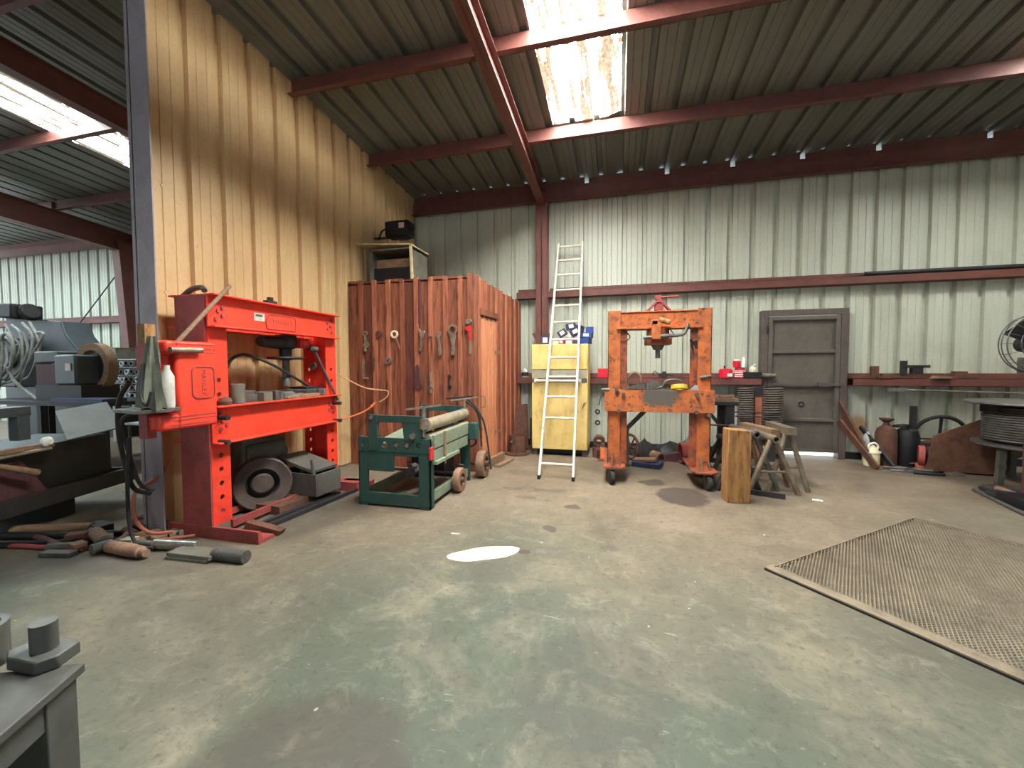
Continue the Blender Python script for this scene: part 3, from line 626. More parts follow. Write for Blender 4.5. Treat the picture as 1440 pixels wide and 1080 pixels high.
on_bed('wood_strip','brown wooden strip lying along the front of the press bed',B().bx(-.03,.03,-.22,.22,0,.035),'oldwood',3.62,'strip',-3.2,-.12)
on_bed('wood_wedge','short tan wedge beside the wooden strip on the press bed',B().prism([(-.1,0),(.1,0),(.1,.05),(-.1,.015)],-.03,.03,'x'),'brownpipe',3.48,'wedge',-3.165)
for k,(y,lb) in enumerate(((3.66,'longest dark steel bar slanting across the press bed'),(3.82,'dark flat bar at the middle of the bars stacked on the press bed'),(3.92,'square grey bar near the far end of the press bed'),(4.0,'square steel bar at the far end of the press bed'))):
    on_bed('steel_bar',lb,B().bx(-.2,.12,-.04,.04,0,.075),('dark','steel','steel','boxgrey')[k],y,'bar',-3.33,R((52,30,8,6)[k]))
on_bed('pressing_plate','thin dark plate lying on the far bars of the press bed',B().bx(-.1,.12,-.12,.12,.078,.1),'dark',3.93,'plate',-3.42)

# below the press
t = thing('belt_pulley', 'large dark iron pulley leaning under the red press', 'pulley', (-3.4,3.3,.262), R(-36))
b = B().lathe([(.15,-.06),(.245,-.06),(.26,-.05),(.26,.06),(.245,.07),(.18,.05),(.15,.05)],(0,0,0),(1,0,0),36,True); b.build('rim','pulleybrown',t)
B().lathe([(0,-.055),(.155,-.055),(.155,-.035),(0,-.035)],(0,0,0),(1,0,0),32).build('web','black',t)
B().lathe([(0,-.036),(.1,-.036),(.1,.03),(.085,.04),(0,.04)],(0,0,0),(1,0,0),32).build('hub','pulleybrown',t)
t = thing('machine_cover', 'dull green-grey sheet metal machine cover behind the pulley under the press', 'cover', (-3.6,3.42,0))
b = B(); b.prism([(-.26,0),(.3,0),(.34,.52),(.24,.68),(-.22,.7),(-.27,.4)],-.12,.1,'x'); b.build('housing','greygreen',t,bev=.02)
B().bx(.1,.115,-.2,.28,.36,.64).build('front_panel','greygreen',t,bev=.006)
t = thing('steel_box', 'grey steel box with its lid propped ajar beside the red press', 'box', (-3.2,3.72,.08), R(-6))
b = B(); b.bx(-.26,.26,-.17,-.155,0,.23); b.bx(-.26,.26,.155,.17,0,.23); b.bx(-.26,-.245,-.155,.155,0,.23); b.bx(.245,.26,-.155,.155,0,.23); b.bx(-.26,.26,-.17,.17,0,.015); b.build('body','boxgreydark',t,bev=.004)
b = B(); b.box((-.03,.0,.31),(.5,.34,.035),(0,13,0)); b.build('lid','boxgreydark',t,bev=.004)
b = B(); b.cyl((.22,-.15,.2),(.2,-.16,.38),.014); b.cyl((.0,.0,.05),(.0,.0,.29),.02); b.build('prop_rod','steel',t)
t = tag(B().bx(-.17,.14,-.5,.3,.0,.08).build('skid_rail','rust',None,(-3.2,3.7,0),R(-4)),'low rusty skid carrying the grey steel box','skid')
for k,(x0,y0,x1,y1,lb) in enumerate(((-2.96,2.75,-2.86,4.05,'long dark flat bar on the floor in front of the press'),(-3.06,2.72,-2.98,3.9,'narrow dark rail on the floor nearest the press'))):
    tag(B().bar((x0,y0,.018),(x1,y1,.018),.05,.035).build('floor_rail','dark'),lb,'rail')
tag(B().box((0,0,.05),(.34,.08,.1),(0,0,0)).build('channel_offcut','reddark',None,(-2.9,4.15,0),R(6)),'dark red channel offcut on the floor between press and green rollers','offcut')
tag(B().prism([(-.1,0),(.22,0),(.24,.04),(-.06,.11)],-.04,.04).build('wedge_block','rust',None,(-2.95,2.79,0),R(10)),'rusty wedge lying beside the foot of the press','wedge')
# ------------------------------------------------------------------ cords
tag(B().tube([(-3.62,4.5,1.42),(-3.5,4.7,1.28),(-3.36,4.95,1.13),(-3.22,5.09,1.09),(-3.1,5.13,1.07),(-3.11,5.12,.99),(-3.2,5.08,.92)],.009).build('tan_cord','cordtan'),'tan cord sagging from the wall to the shed front','cord')
r = thing('extension_cord','orange extension cord end hanging before the shed boards','cord',(0,0,0))
B().tube([(-3.69,4.6,.68),(-3.55,4.85,.72),(-3.42,5.0,.78),(-3.32,5.1,.86)],.011).build('cable','cordorange',r); B().cyl((-3.335,5.09,.85),(-3.28,5.11,.91),.022,.016).build('plug','cordorange',r)
tag(B().tube([(-3.66,2.66,.62),(-3.68,2.55,.5),(-3.74,2.42,.4),(-3.72,2.4,.2),(-3.6,2.42,.09),(-3.4,2.46,.1)],.014).build('red_hose','hosered'),'dusty red hose looped at the foot of the grey column','hose')
# ------------------------------------------------------------------ green slip roll machine
t = thing('slip_roll_machine', 'dark green sheet rolling machine on wheels in front of the shed', 'rolling machine', (-2.55,3.65,0))
W, L = .79, 1.1
def endframe(y, front):
    b = B(); y1 = y+.035
    for x0,x1 in ((0,.1),(W-.12,W)): b.bx(x0,x1,y,y1,0,.7)
    b.bx(.1,W-.12,y,y1,.03,.14); b.bx(.1,W-.12,y,y1,.52,.56)
    if front: b.bx(.1,.39,y,y1,.36,.52)
    hs = [(.075,.63),(.3,.63),(.43,.63),(.55,.63),(.68,.63)] if front else [(.3,.63)]
    xs = [0]+[(a[0]+c[0])/2 for a,c in zip(hs,hs[1:])]+[W]
    for (hx,hz),x0,x1 in zip(hs,xs,xs[1:]): b.holed(x0,x1,.555,.7,[(hx,hz)],.031,y-.006,y+.02,lambda u,v,a:(u,a,v))
    b.bx(0,W,y+.02,y+.045,.555,.575)
    if front:
        b.bx(.0,.015,y,y+.1,0,.7); b.bx(W-.015,W,y,y+.1,0,.7); b.bx(0,W,y,y+.08,0.02,.035)
    o = b.build('end_frame','green',t,bev=.004)
    c = B(); c.bx(.13,.23,y-.015,y+.02,.57,.93); c.bx(.23,.72,y-.012,y+.02,.855,.925); c.prism([(.52,.68),(.7,.66),(.72,.86),(.5,.86)],y-.01,y+.03,'y')
    c.build('yoke','green',t,bev=.004)
    c = B(); c.cyl((.62,y-.03,.73),(.62,y+.0,.73),.03); c.cyl((.165,y-.03,.9),(.165,y-.0,.9),.018)
    if front:
        for hx in (.43,.55): c.cyl((hx,y-.012,.63),(hx,y+.02,.63),.02)
    c.build('bolt','bright',t)
    c = B(); c.cyl((.72,y+.02,.72),(.72,y+.02,1.0),.02); c.cyl((.72,y+.02,.8),(.72,y+.02,.9),.045); c.bar((.56,y-.03,.99),(.88,y+.07,1.03),.018,.018); c.build('clamp_screw','toolsteel',t)
endframe(0,True); endframe(L,False)
for x,z,r in ((.73,.83,.062),(.74,.69,.055)): B().cyl((x,.04,z),(x,L,z),r,seg=24).build('roller','roll',t)
b = B(); b.cyl((.6,.05,.63),(.6,L,.63),.05); b.build('roller','roll',t,label='rear roller, partly hidden')
b = B(); b.bx(W-.005,W+.025,.06,L-.1,.6,.73); b.bx(W-.005,W+.02,.06,L-.1,.47,.585); b.bx(W,W+.05,.06,L*.6,.44,.475); b.build('feed_board','greenlight',t,bev=.003,label='faded pale green boards')
B().box((W+.03,.3,.57),(.012,.04,.34)).build('strap','oldwood',t)
B().bx(W+.003,W+.02,-.02,.05,.5,.62).build('red_clip','redwrench',t)
b = B(); b._add([(.12,.04,.62),(.5,.04,.66),(.5,L,.74),(.12,L,.74),(.12,.04,.61),(.5,.04,.65),(.5,L,.73),(.12,L,.73)],[(0,1,2,3),(7,6,5,4),(0,4,5,1),(1,5,6,2),(2,6,7,3),(3,7,4,0)]); b.build('tray','greenlight',t)
for x in (.02,W-.06): B().bx(x,x+.04,.035,L,.05,.15).build('side_rail','greenlight',t,bev=.003)
b = B(); b.cyl((.03,.62,.22),(W,.62,.22),.015); b.cyl((.05,.9,.24),(W,.9,.24),.012); b.build('axle','steel',t)
def wheel(p,r,w,axis=(1,0,0)):
    o = B().lathe([(r*.55,-w/2),(r*.95,-w/2),(r,-w*.35),(r,w*.35),(r*.95,w/2),(r*.55,w/2)],p,axis,28,True).build('wheel','brownpipe',t)
    B().lathe([(0,-w*.3),(r*.56,-w*.2),(r*.56,w*.2),(r*.25,w*.3),(r*.2,w*.8),(0,w*.8)],p,axis,24).build('wheel_hub','rust',o)
wheel((W+.045,.66,.135),.135,.075); wheel((W+.1,1.32,.17),.17,.1)
B().cyl((W-.1,1.32,.17),(W+.1,1.32,.17),.02).build('axle','steel',t)
B().box((W+.07,L-.03,.63),(.1,.13,.2)).build('switch_box','green',t,bev=.01)
b = B(); b.box((.45,L-.3,.26),(.4,.3,.2)); b.cyl((.3,L-.35,.4),(.62,L-.35,.4),.1); b.build('motor','black',t)
b = B(); b.cyl((.3,.5,.22),(.3,.7,.24),.06); b.cyl((.34,.45,.3),(.36,.52,.3),.035); b.build('motor_shaft','steel',t)
b = B(); b.bar((.45,L+.1,1.0),(.82,L+.05,1.04),.016,.016)
for k in range(3): b.tube([(.6+.03*k,L+.1,1.01),(.75+.02*k,L+.12,.95-.02*k),(.85+.01*k,L+.14,.82),(.88,L+.16,.62+.05*k),(.89,L+.18,.4+.1*k)],.011)
b.tube([(.55,L+.1,1.02),(.72,L+.2,.98),(.9,L+.22,.72),(.97,L+.24,.3),(1.0,L+.22,.1)],.011); b.tube([(.88,L-.03,.55),(.86,L+.05,.46),(.8,L+.0,.42)],.012)
b.build('power_cable','rubber',t)

# ------------------------------------------------------------------ orange press
t = thing('press_frame', 'worn orange workshop press frame on casters near the back wall', 'press', (.47,5.3,0))
for s in (-1,1):
    b = B(); xo = s*.585
    b.bx(min(xo,xo-s*.15),max(xo,xo-s*.15),-.1,-.088,.2,2.08); b.bx(min(xo,xo-s*.15),max(xo,xo-s*.15),.088,.1,.2,2.08); b.bx(min(xo,xo-s*.012),max(xo,xo-s*.012),-.1,.1,.2,2.08)
    b.build('upright','orange',t,bev=.003)
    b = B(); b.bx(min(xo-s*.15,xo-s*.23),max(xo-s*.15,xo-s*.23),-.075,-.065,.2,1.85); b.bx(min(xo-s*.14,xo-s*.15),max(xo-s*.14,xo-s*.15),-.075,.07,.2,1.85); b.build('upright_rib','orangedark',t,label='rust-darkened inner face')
b = B(); b.bx(-.5,.5,-.085,.085,1.87,2.05); b.bx(-.48,.48,-.13,.1,1.85,1.872); b.bx(-.45,.45,-.1,.1,2.05,2.062); b.build('top_beam','orange',t,bev=.003)
def worn():
    q = NT('orange_bed_worn'); v = q.coord('Object'); n = q.noise(v,9.,7,.65); n2 = q.noise(v,16.,8,.7)
    sp = q.new('ShaderNodeSeparateXYZ'); q.link(v, sp.inputs[0])
    dx = q.math('DIVIDE', q.math('ADD', sp.outputs[0], -.02), .21); dz = q.math('DIVIDE', q.math('ADD', sp.outputs[2], -1.04), .12)
    d = q.math('ADD', q.math('ADD', q.math('MULTIPLY',dx,dx), q.math('MULTIPLY',dz,dz)), q.math('MULTIPLY', q.math('ADD',n2,-.5), 5.))
    col = q.mix(q.ramp(n,.42,.68), lin((194,104,50)), lin((150,80,44))); col = q.mix(q.ramp(n2,.54,.64), col, lin((88,54,44)))
    col = q.mix(q.ramp(d,1.3,.8), col, lin((88,80,74))); q.bump(n2,.2,.004); return q.done(col,.65)
M['orangeworn'] = worn()
for y0,y1 in ((-.16,-.145),(.145,.16)):
    b = B(); b.bx(-.62,.615,y0,y1,.86,1.125); s = -1 if y0 < 0 else 1
    b.bx(-.62,.615,min(y1 if s<0 else y0,0.1*s),max(y1 if s<0 else y0,.1*s),1.113,1.125); b.bx(-.62,.615,min(y1 if s<0 else y0,.1*s),max(y1 if s<0 else y0,.1*s),.86,.872); b.build('bed_beam','orangeworn',t,bev=.003)
for x,z in ((-.4,1.07),(.42,1.07),(-.45,.87),(.42,.87),(.55,.84),(-.48,1.13)): B().cyl((x,-.2,z),(x,-.1,z),.022,seg=10).build('pin','steel',t)
B().cyl((-.66,-.15,1.12),(-.56,-.15,1.12),.02).cyl((-.65,-.15,1.11),(-.69,-.16,.93),.008).build('hooked_pin','steel',t)
B().cyl((.46,-.11,1.27),(.58,-.13,1.29),.018).build('side_pin','steel',t)
b = B(); b.lathe([(0,0),(.11,0),(.13,.03),(.13,.19),(0,.19)],(.0,-.02,1.66),seg=24); b.box((0,-.02,1.7),(.3,.2,.08)); b.build('jack_cylinder','orangedark',t,bev=.006)
b = B(); b.cyl((0,-.02,1.66),(0,-.02,1.6),.08,.05); b.cyl((0,-.02,1.6),(0,-.02,1.5),.028); b.build('ram','steel',t)
b = B(); b.box((-.03,-.16,1.83),(.1,.06,.22)); b.box((-.05,-.16,1.92),(.07,.06,.06)); b.build('pump_arm','orange',t,bev=.006)
b = B(); b.cyl((.0,-.17,1.95),(.12,-.2,1.91),.03); b.build('release_knob','timber',t); 
b = B(); b.cyl((-.18,-.16,1.74),(.1,-.17,1.76),.018,.026); b.tube([(.1,-.17,1.76),(.2,-.17,1.76),(.28,-.16,1.79),(.32,-.14,1.9)],.018); b.build('pump_hose','steel',t)
b = B(); b.prism([(-.15,2.06),(-.11,2.06),(-.01,2.17),(.03,2.17),(.13,2.06),(.16,2.06),(.04,2.2),(-.02,2.2)],-.04,.04); b.bx(-.25,.28,-.05,.05,2.06,2.072); b.box((.01,0,2.12),(.1,.06,.08)); b.box((.0,0,2.23),(.07,.06,.05)); b.cyl((.03,0,2.235),(.23,0,2.24),.012); b.build('lifting_bracket','reddark',t,bev=.003)
b = B(); b.cyl((.36,-.08,1.72),(.4,-.06,1.52),.014); b.box((.4,-.04,1.64),(.07,.05,.2)); b.cyl((.4,-.06,1.7),(.44,-.06,1.62),.03); b.build('hanging_clamp','dark',t)
b = B(); b.tube([(-.42,-.09,1.85),(-.35,-.09,1.8),(-.33,-.09,1.75),(-.38,-.09,1.71),(-.44,-.09,1.72)],.006); b.tube([(.13,-.1,1.84),(.17,-.1,1.78),(.15,-.1,1.74)],.006); b.build('wire_loop','dark',t)
b = B(); b.bar((-.42,.0,.56),(-.14,.0,.86),.05,.05); b.build('brace','dark',t)
for s in (-1,1):
    b = B(); b.prism([(-.13,-.27),(.09,-.27),(.13,-.22),(.13,.46),(-.13,.46),(-.13,-.22)],.185,.205,'z') if s<0 else b.prism([(-.1,-.33),(.06,-.33),(.14,-.25),(.14,.46),(-.14,.46),(-.14,-.2)],.185,.205,'z')
    for v in b.bm.verts: v.co.x += s*.5
    f = b.build('foot','orangedark',t,bev=.004)
    b = B(); b.bar((s*.5-.03,-.24,.2),(s*.5-.02,-.1,.33),.03,.02); b.bar((s*.5+.07,-.2,.2),(s*.5+.06,-.1,.29),.02,.02); b.build('foot_gusset','rust',f)
    for y in (-.29,.4):
        b = B(); b.lathe([(0,-.025),(.07,-.027),(.08,-.018),(.08,.018),(.07,.027),(0,.025)],(s*.53,y,.08),(1,.3,0),24); w = b.build('caster','rubber',t)
        b = B(); b.box((s*.53-.037,y+.02,.125),(.008,.05,.12)); b.box((s*.53+.037,y+.02,.125),(.008,.05,.12)); b.box((s*.53,y+.03,.182),(.09,.09,.008)); b.build('caster_fork','rust',w)
# things on its bed
def ob(name,label,b,m,cat,x,y=5.2,z=1.126,rz=0): return tag(b.build(name,m,None,(x,y,z),rz),label,cat,'loose things on the orange press bed')
b=B()
for k in range(5): b.bar((-.14+.05*k,-.05+.02*k,.012+.016*k),(.12,.03*(k-2),.02+.012*k),.03,.012)
ob('steel_strips','tangle of bent grey strips at the left of the orange press bed',b,'steel','strips',.2)
b=B(); b.tube([(-.12,0,.02),(-.11,0,.14),(-.04,0,.2),(.03,0,.16),(.05,0,.03)],.014); ob('bent_hoop','thin bent hoop standing on the left of the orange press bed',b,'oldwood','hoop',.24,5.27)
b=B(); b.box((0,0,.04),(.16,.08,.07),(0,0,8)); b.box((.02,0,.085),(.1,.05,.03)); ob('gear_block','grey rough casting at the middle of the orange press bed',b,'steel','casting',.41)
b=B(); b.tube([(-.14,0,.02),(-.04,0,.03),(.0,0,.09),(.08,0,.115),(.16,0,.1),(.22,.02,.015)],.016); tag(b.build('bent_bar','steel',None,(.55,5.18,1.13)),'grey bent bar arching over the yellow strap on the orange press','bar','loose things on the orange press bed')
b=B(); b.lathe([(.06,-.025),(.095,-.025),(.095,.025),(.06,.025)],(0,0,.028),(0,.25,1),24,True); ob('yellow_strap','coiled yellow strap on the orange press bed',b,'tape','strap',.71)
b=B(); b.prism([(-.04,0),(.06,0),(.05,.05),(.02,.06)],-.02,.02); ob('steel_wedge','small pale wedge at the right end of the orange press bed',b,'bright','wedge',.86)

# ------------------------------------------------------------------ yellow cabinet
t = thing('storage_cabinet', 'tall cream-yellow metal cabinet behind the white ladder', 'cabinet', (-.88,6.4,0))
b = B(); b.bx(-.44,.44,.03,.62,.1,1.755); b.build('body','yellow',t,bev=.008)
b = B(); b.bx(-.43,.43,-.005,.03,1.36,1.745); b.build('upper_door','yellow',t,bev=.006)
B().bx(-.425,.425,.0,.03,1.225,1.352).build('band','greyband',t)
d = B().bx(-.43,.43,-.005,.03,.11,1.15).build('lower_door','yellow',t,bev=.006)
B().bx(-.43,.43,.0,.03,1.155,1.22).build('band_lower','steel',t)
b = B(); b.cyl((-.36,-.05,1.185),(.32,-.05,1.185),.02); b.box((-.36,-.02,1.185),(.05,.05,.06)); b.box((.32,-.02,1.185),(.05,.05,.06)); b.build('handle','white',d)
b = B(); b.prism([(.34,.72),(.4,.8),(.42,.86),(.38,.84)],-.0075,-.005); b.build('scuff','timber',d)
b = B(); b.bx(-.42,.42,.1,.64,.03,.1); b.build('plinth','black',t)
for x in (-.39,.39):
    for y in (.08,.6): B().bx(x-.035,x+.035,y-.035,y+.035,0,.1).build('foot','steel',t)
# cartons heaped on it
def carton(x,y,z,sx_,sy,sz,rot,m,lb,lab=1,name='small_carton'):
    o = tag(B().box((0,0,0),(sx_,sy,sz)).build(name,m,None,(x,y,z),0,.003),lb,'carton','small cartons heaped on the yellow cabinet'); o.rotation_euler=[R(a) for a in rot]
    if lab: B().bx(-sx_*.25,sx_*.25,-sy/2-.001,-sy/2,-sz*.28,sz*.3).build('label','purewhite',o)
    return o
Zc = 1.757
carton(-1.13,6.62,Zc+.07,.15,.18,.14,(0,0,5),'navy','dark carton with white label at the left end of the cabinet top')
carton(-.96,6.6,Zc+.045,.1,.16,.09,(0,0,4),'carton','pale carton low behind the left ladder rail on the cabinet',0)
carton(-.86,6.6,Zc+.04,.1,.15,.08,(0,0,-5),'redtin','red carton low in the heap on the yellow cabinet')
carton(-.75,6.59,Zc+.04,.1,.14,.08,(0,0,6),'carton','white-ended carton right of the red carton in the heap',1)
carton(-.63,6.6,Zc+.045,.12,.16,.09,(0,0,-8),'navy','dark carton low in the heap, right of the white-ended one',0)
carton(-.86,6.63,Zc+.18,.14,.17,.1,(0,-32,6),'navy','tilted dark carton with twin white labels on the left of the heap')
carton(-.72,6.64,Zc+.14,.1,.15,.08,(0,30,0),'carton','tilted pale carton in the middle of the heap')
carton(-.64,6.62,Zc+.2,.17,.15,.1,(0,-28,-6),'navy','tilted dark carton with white label right of the heap middle')
carton(-.73,6.68,Zc+.29,.15,.16,.1,(0,-12,10),'navy','topmost dark carton of the heap on the yellow cabinet')
carton(-.6,6.74,Zc+.26,.13,.15,.1,(0,14,-8),'navy','dark carton behind the topmost one on the cabinet',0)
carton(-.56,6.72,Zc+.1,.1,.15,.12,(0,10,0),'navy','dark carton behind the right ladder rail on the cabinet',0)
carton(-.49,6.6,Zc+.05,.15,.2,.09,(0,0,-12),'bluebox','lowest blue carton at the right end of the cabinet',0)
carton(-.47,6.62,Zc+.14,.17,.18,.08,(0,3,-6),'bluebox','middle blue carton with white label at the right end of the cabinet')
carton(-.43,6.64,Zc+.22,.12,.14,.09,(0,0,4),'bluebox','topmost blue carton at the right end of the cabinet',0)

# ------------------------------------------------------------------ ladder
t = thing('ladder', 'long white ladder leaning over the cabinet against the back wall', 'ladder', (-.73,5.04,0))
top = Vector((-.055,2.1,3.5)); Ln = top.length; dv = top.normalized()
for s in (-1,1):
    o = B().bar((s*.212,0,.012),(s*.204+top.x,top.y,top.z),.03,.062,(0,1,0)).build('rail','white',t,bev=.006)
    B().box((s*.213,.0,.025),(.036,.06,.05)).build('foot','black',o)
for k in range(13):
    if k == 1: continue
    c = dv*(.2+.318*k); o = B().cyl((c.x-.205,c.y,c.z),(c.x+.205,c.y,c.z),.016,seg=12).build('rung','white',t)
b = B(); c = dv*.68; b.tube([(c.x-.21,c.y-.03,c.z-.02),(c.x-.2,c.y-.05,c.z+.03),(c.x-.18,c.y-.04,c.z-.03),(c.x-.2,c.y-.04,c.z-.05)],.008); b.build('rope_stub','white',t)

# pipe pot and boards between shed and cabinet
t = thing('pipe_stub', 'rusty flanged pipe stub standing between shed and yellow cabinet', 'pipe', (-1.555,6.42,0))
B().lathe([(.12,0),(.2,0),(.2,.03),(.14,.035),(.12,.035)],(0,0,0),seg=28,closed=True).build('flange','rust',t)
B().lathe([(.122,.03),(.14,.03),(.14,.31),(.122,.31)],(0,0,0),seg=28,closed=True).build('barrel','rust',t)
B().cyl((-.06,-.15,.22),(-.06,-.12,.22),.016).build('lug','bright',t)
o = tag(B().bx(-.11,.11,-.02,.02,0,.76).build('leaning_plate','rust',None,(-1.55,6.75,.02)),'dark rusty plate leaning behind the flanged pipe stub','plate'); o.rotation_euler=(R(-14),R(-5),0)
o = tag(B().bx(-.05,.05,-.04,.04,0,.52).bx(-.05,.02,-.05,-.04,.2,.3).build('channel_iron','plankdark',None,(-1.4,6.95,0)),'short dark channel standing beside the leaning rusty plate','channel')
# lower shelf girt: things on it
SZ = 1.221
def sh(name,label,b,m,cat,x,y=7.12,rz=0,grp='things on the wall girt'): return tag(b.build(name,m,None,(x,y,SZ),rz),label,cat,grp)
o = sh('glass_jar','small clear jar with dark contents on the girt beside the shed',B().lathe([(0,0),(.06,0),(.06,.12),(.03,.15),(.03,.17),(0,.17)]),'cleardull','jar',-1.58); B().lathe([(0,.02),(.061,.02),(.061,.09),(0,.09)]).build('contents','dark',o)
o = sh('red_tin','square red tin on the girt between cabinet and orange press',B().bx(-.08,.08,-.06,.06,0,.15),'redtin','tin',-.24)
o = sh('petrol_can','squat bright red can on the girt left of the door',B().lathe([(0,0),(.1,0),(.1,.12),(.08,.14),(0,.145)],seg=8),'redtin','can',1.65,7.12,.3); B().cyl((-.02,0,.14),(-.02,0,.19),.012).build('spout','dark',o); B().bx(-.03,.05,-.1005,-.099,.02,.07).build('label','purewhite',o)
o = sh('paint_tin','tin with red and white striped label on the girt by the door',B().lathe([(0,0),(.07,0),(.07,.15),(0,.15)]),'redtin','tin',1.85)
b=B()
for z in (.015,.045,.075,.1): b.lathe([(.0705,z),(.071,z),(.071,z+.014),(.0705,z+.014)],seg=24,closed=True)
b.build('label_stripes','purewhite',o); B().lathe([(.0,.151),(.072,.151),(.072,.162),(0,.162)]).build('lid','black',o)
o = tag(B().lathe([(0,0),(.055,0),(.055,.1),(0,.1)]).build('red_tub','redtin',None,(1.81,7.13,SZ+.163)),'red tub standing on top of the striped tin','tub'); B().lathe([(0,.1),(.056,.1),(.05,.125),(0,.13)]).build('lid','carton',o)
b=B(); b.cyl((0,0,0),(.0,.01,.015),.012)
o = tag(B().lathe([(0,0),(.024,0),(.024,.13),(.012,.15),(.012,.165),(0,.165)]).build('spray_can','purewhite',None,(1.895,7.1,SZ+.163)),'slim white spray can standing on the striped tin','can')
o = sh('tool_case','flat black tool case on the girt touching the door frame',B().bx(-.13,.13,-.08,.08,0,.09),'black','case',2.01); 
b=B(); b.lathe([(0,0),(.045,0),(.05,.04),(.03,.08),(0,.085)]); b.cyl((-.03,0,.07),(.04,0,.12),.012); o = tag(b.build('tap','ringbright',None,(2.03,7.12,SZ+.091)),'small brassy tap lying on the black case','tap')
b=B(); b.box((0,0,.04),(.14,.06,.05)); b.tube([(-.06,0,.05),(-.13,0,.1),(-.16,0,.05),(-.12,0,.03)],.006); b.cyl((.05,0,.05),(.16,0,.03),.012); b.lathe([(0,0),(.03,0),(.03,.1),(0,.1)],(.02,0,0)); sh('old_vise','dark lump of hand tools on the girt seen through the orange press',b,'dark','tool',.72)
b=B(); b.cyl((0,0,0),(.24,0,0),.035); b.cyl((-.16,0,.0),(.0,0,.0),.02); o=sh('roller_bar','short dark roller lying on the girt across the door frame',b,'toolsteel','roller',2.1,7.1); o.location.z=SZ+.036; o.location.y=7.115
b=B(); b.box((0,0,.02),(.4,.1,.03)); b.box((.1,0,.1),(.09,.06,.15)); sh('iron_bracket','rusty upright block on the girt just right of the door',b,'rust','bracket',3.52)
b=B(); b.box((0,0,.02),(.5,.12,.03),(0,0,4)); b.box((.0,.02,.05),(.3,.05,.03)); sh('scrap_plates','low heap of rusty flats on the girt under the dark casting',b,'rust','scrap',3.86,7.1)
b=B(); b.box((-.1,0,.1),(.06,.06,.2)); b.box((.05,0,.12),(.28,.08,.04)); b.box((.05,0,.06),(.12,.08,.1)); o=sh('dark_casting','dark T-shaped iron casting on the girt right of the door',b,'dark','casting',4.05,7.08); o.location.z=SZ+.05
b=B(); b.box((0,0,.05),(.14,.08,.1)); b.box((.02,0,.01),(.3,.1,.02)); sh('iron_block','rusty block on a flat strip on the girt farthest right',b,'rust','block',4.62)
b=B(); b.prism([(-.1,0),(.12,0),(.1,.03),(-.06,.04)],-.05,.05); sh('pale_offcut','pale flat offcut on the girt between casting and rusty block',b,'oldwood','offcut',4.36,7.05)
tag(B().cyl((3.9,7.03,1.06),(6.4,7.03,1.0),.013).box((3.85,7.03,1.06),(.22,.05,.05)).build('hanging_rod','bright'),'thin pale rod hung under the girt right of the door','rod')
tag(B().cyl((3.5,7.18,2.746),(6.6,7.18,2.746),.03).cyl((3.4,7.23,2.728),(6.0,7.24,2.728),.012).build('stored_pipe','dark'),'long dark pipe stored on the upper girt at the right','pipe')
# ------------------------------------------------------------------ timber post, pipe trestles, dark bench, coils
t = tag(B().prism([(-.11,0),(.11,0),(.112,.5),(.108,.745),(-.105,.757),(-.112,.3)],-.09,.09).build('timber_block','timber',None,(1.2,4.69,0),R(6),.006),'thick sawn timber block standing on end before the pipe trestles','timber')
def trestle(x,y,h,rz,lb,beam='pipe',spread=.27,ln=.62,m='stand'):
    t = thing('pipe_trestle', lb, 'trestle', (x,y,0), rz, 'pipe trestles nested by the timber block')
    b = B()
    if beam == 'pipe': b.lathe([(.026,0),(.04,0),(.04,ln),(.026,ln)],(0,-.03,h),(0,1,0),18,True)
    else: b.bx(-.05,.05,-.03,ln,h-.04,h+.04)
    b.build('ridge',m,t)
    for yy in (.06, ln-.1):
        for s in (-1,1): B().cyl((s*.02,yy,h-.02),(s*spread,yy-.04*(1 if yy<.2 else -1),0),.027,seg=12).build('leg',m,t)
        
    b = B(); b.cyl((-spread*.6,.04,h*.4),(spread*.6,.04,h*.4),.014); b.build('tie',m,t)
    return t
trestle(1.66,5.0,.61,R(6),'pipe trestle with open round ridge end, nearest behind the timber block',spread=.26)
trestle(1.86,5.16,.68,R(3),'trestle topped by a flat wooden beam at the right of the group','box',.2,.55,'stand')
trestle(1.5,5.1,.64,R(10),'pipe trestle with its ridge just right of the timber block top',spread=.26,m='steel')
trestle(1.33,5.06,.52,R(8),'lowest dark pipe trestle with fat ridge tube beside the timber block',spread=.23,m='dark')
trestle(1.74,5.3,.64,R(16),'tallest wood-topped trestle at the back of the trestle group','box',.2,.6,'oldwood')
tag(B().bar((1.18,5.05,.03),(1.72,4.86,.03),.03,.05).build('angle_iron','dark'),'dark angle iron lying under the pipe trestles','bar')
tag(B().box((0,0,.004),(.09,.035,.006)).build('paper_scrap','purewhite',None,(2.03,4.9,0),R(-20)),'tiny white scrap on the floor right of the trestle feet','scrap')
t = thing('work_bench','dark steel bench with braced legs half hidden behind the orange press','bench',(1.2,6.25,0))
B().bx(-.1,.36,-.25,.3,.88,.93).build('bench_top','dark',t,bev=.006)
for x,y in ((-.03,-.2),(.26,-.2),(-.03,.25),(.26,.25)): B().bx(x-.05,x+.05,y-.04,y+.04,0,.88).build('leg','dark',t)
b = B(); b.bar((.22,-.2,.5),(-.05,-.2,.86),.08,.04); b.bar((.24,-.2,.55),(-.05,-.2,.1),.07,.04); b.build('brace','dark',t); B().bx(-.03,.26,-.22,-.17,.1,.16).build('rail','dark',t)
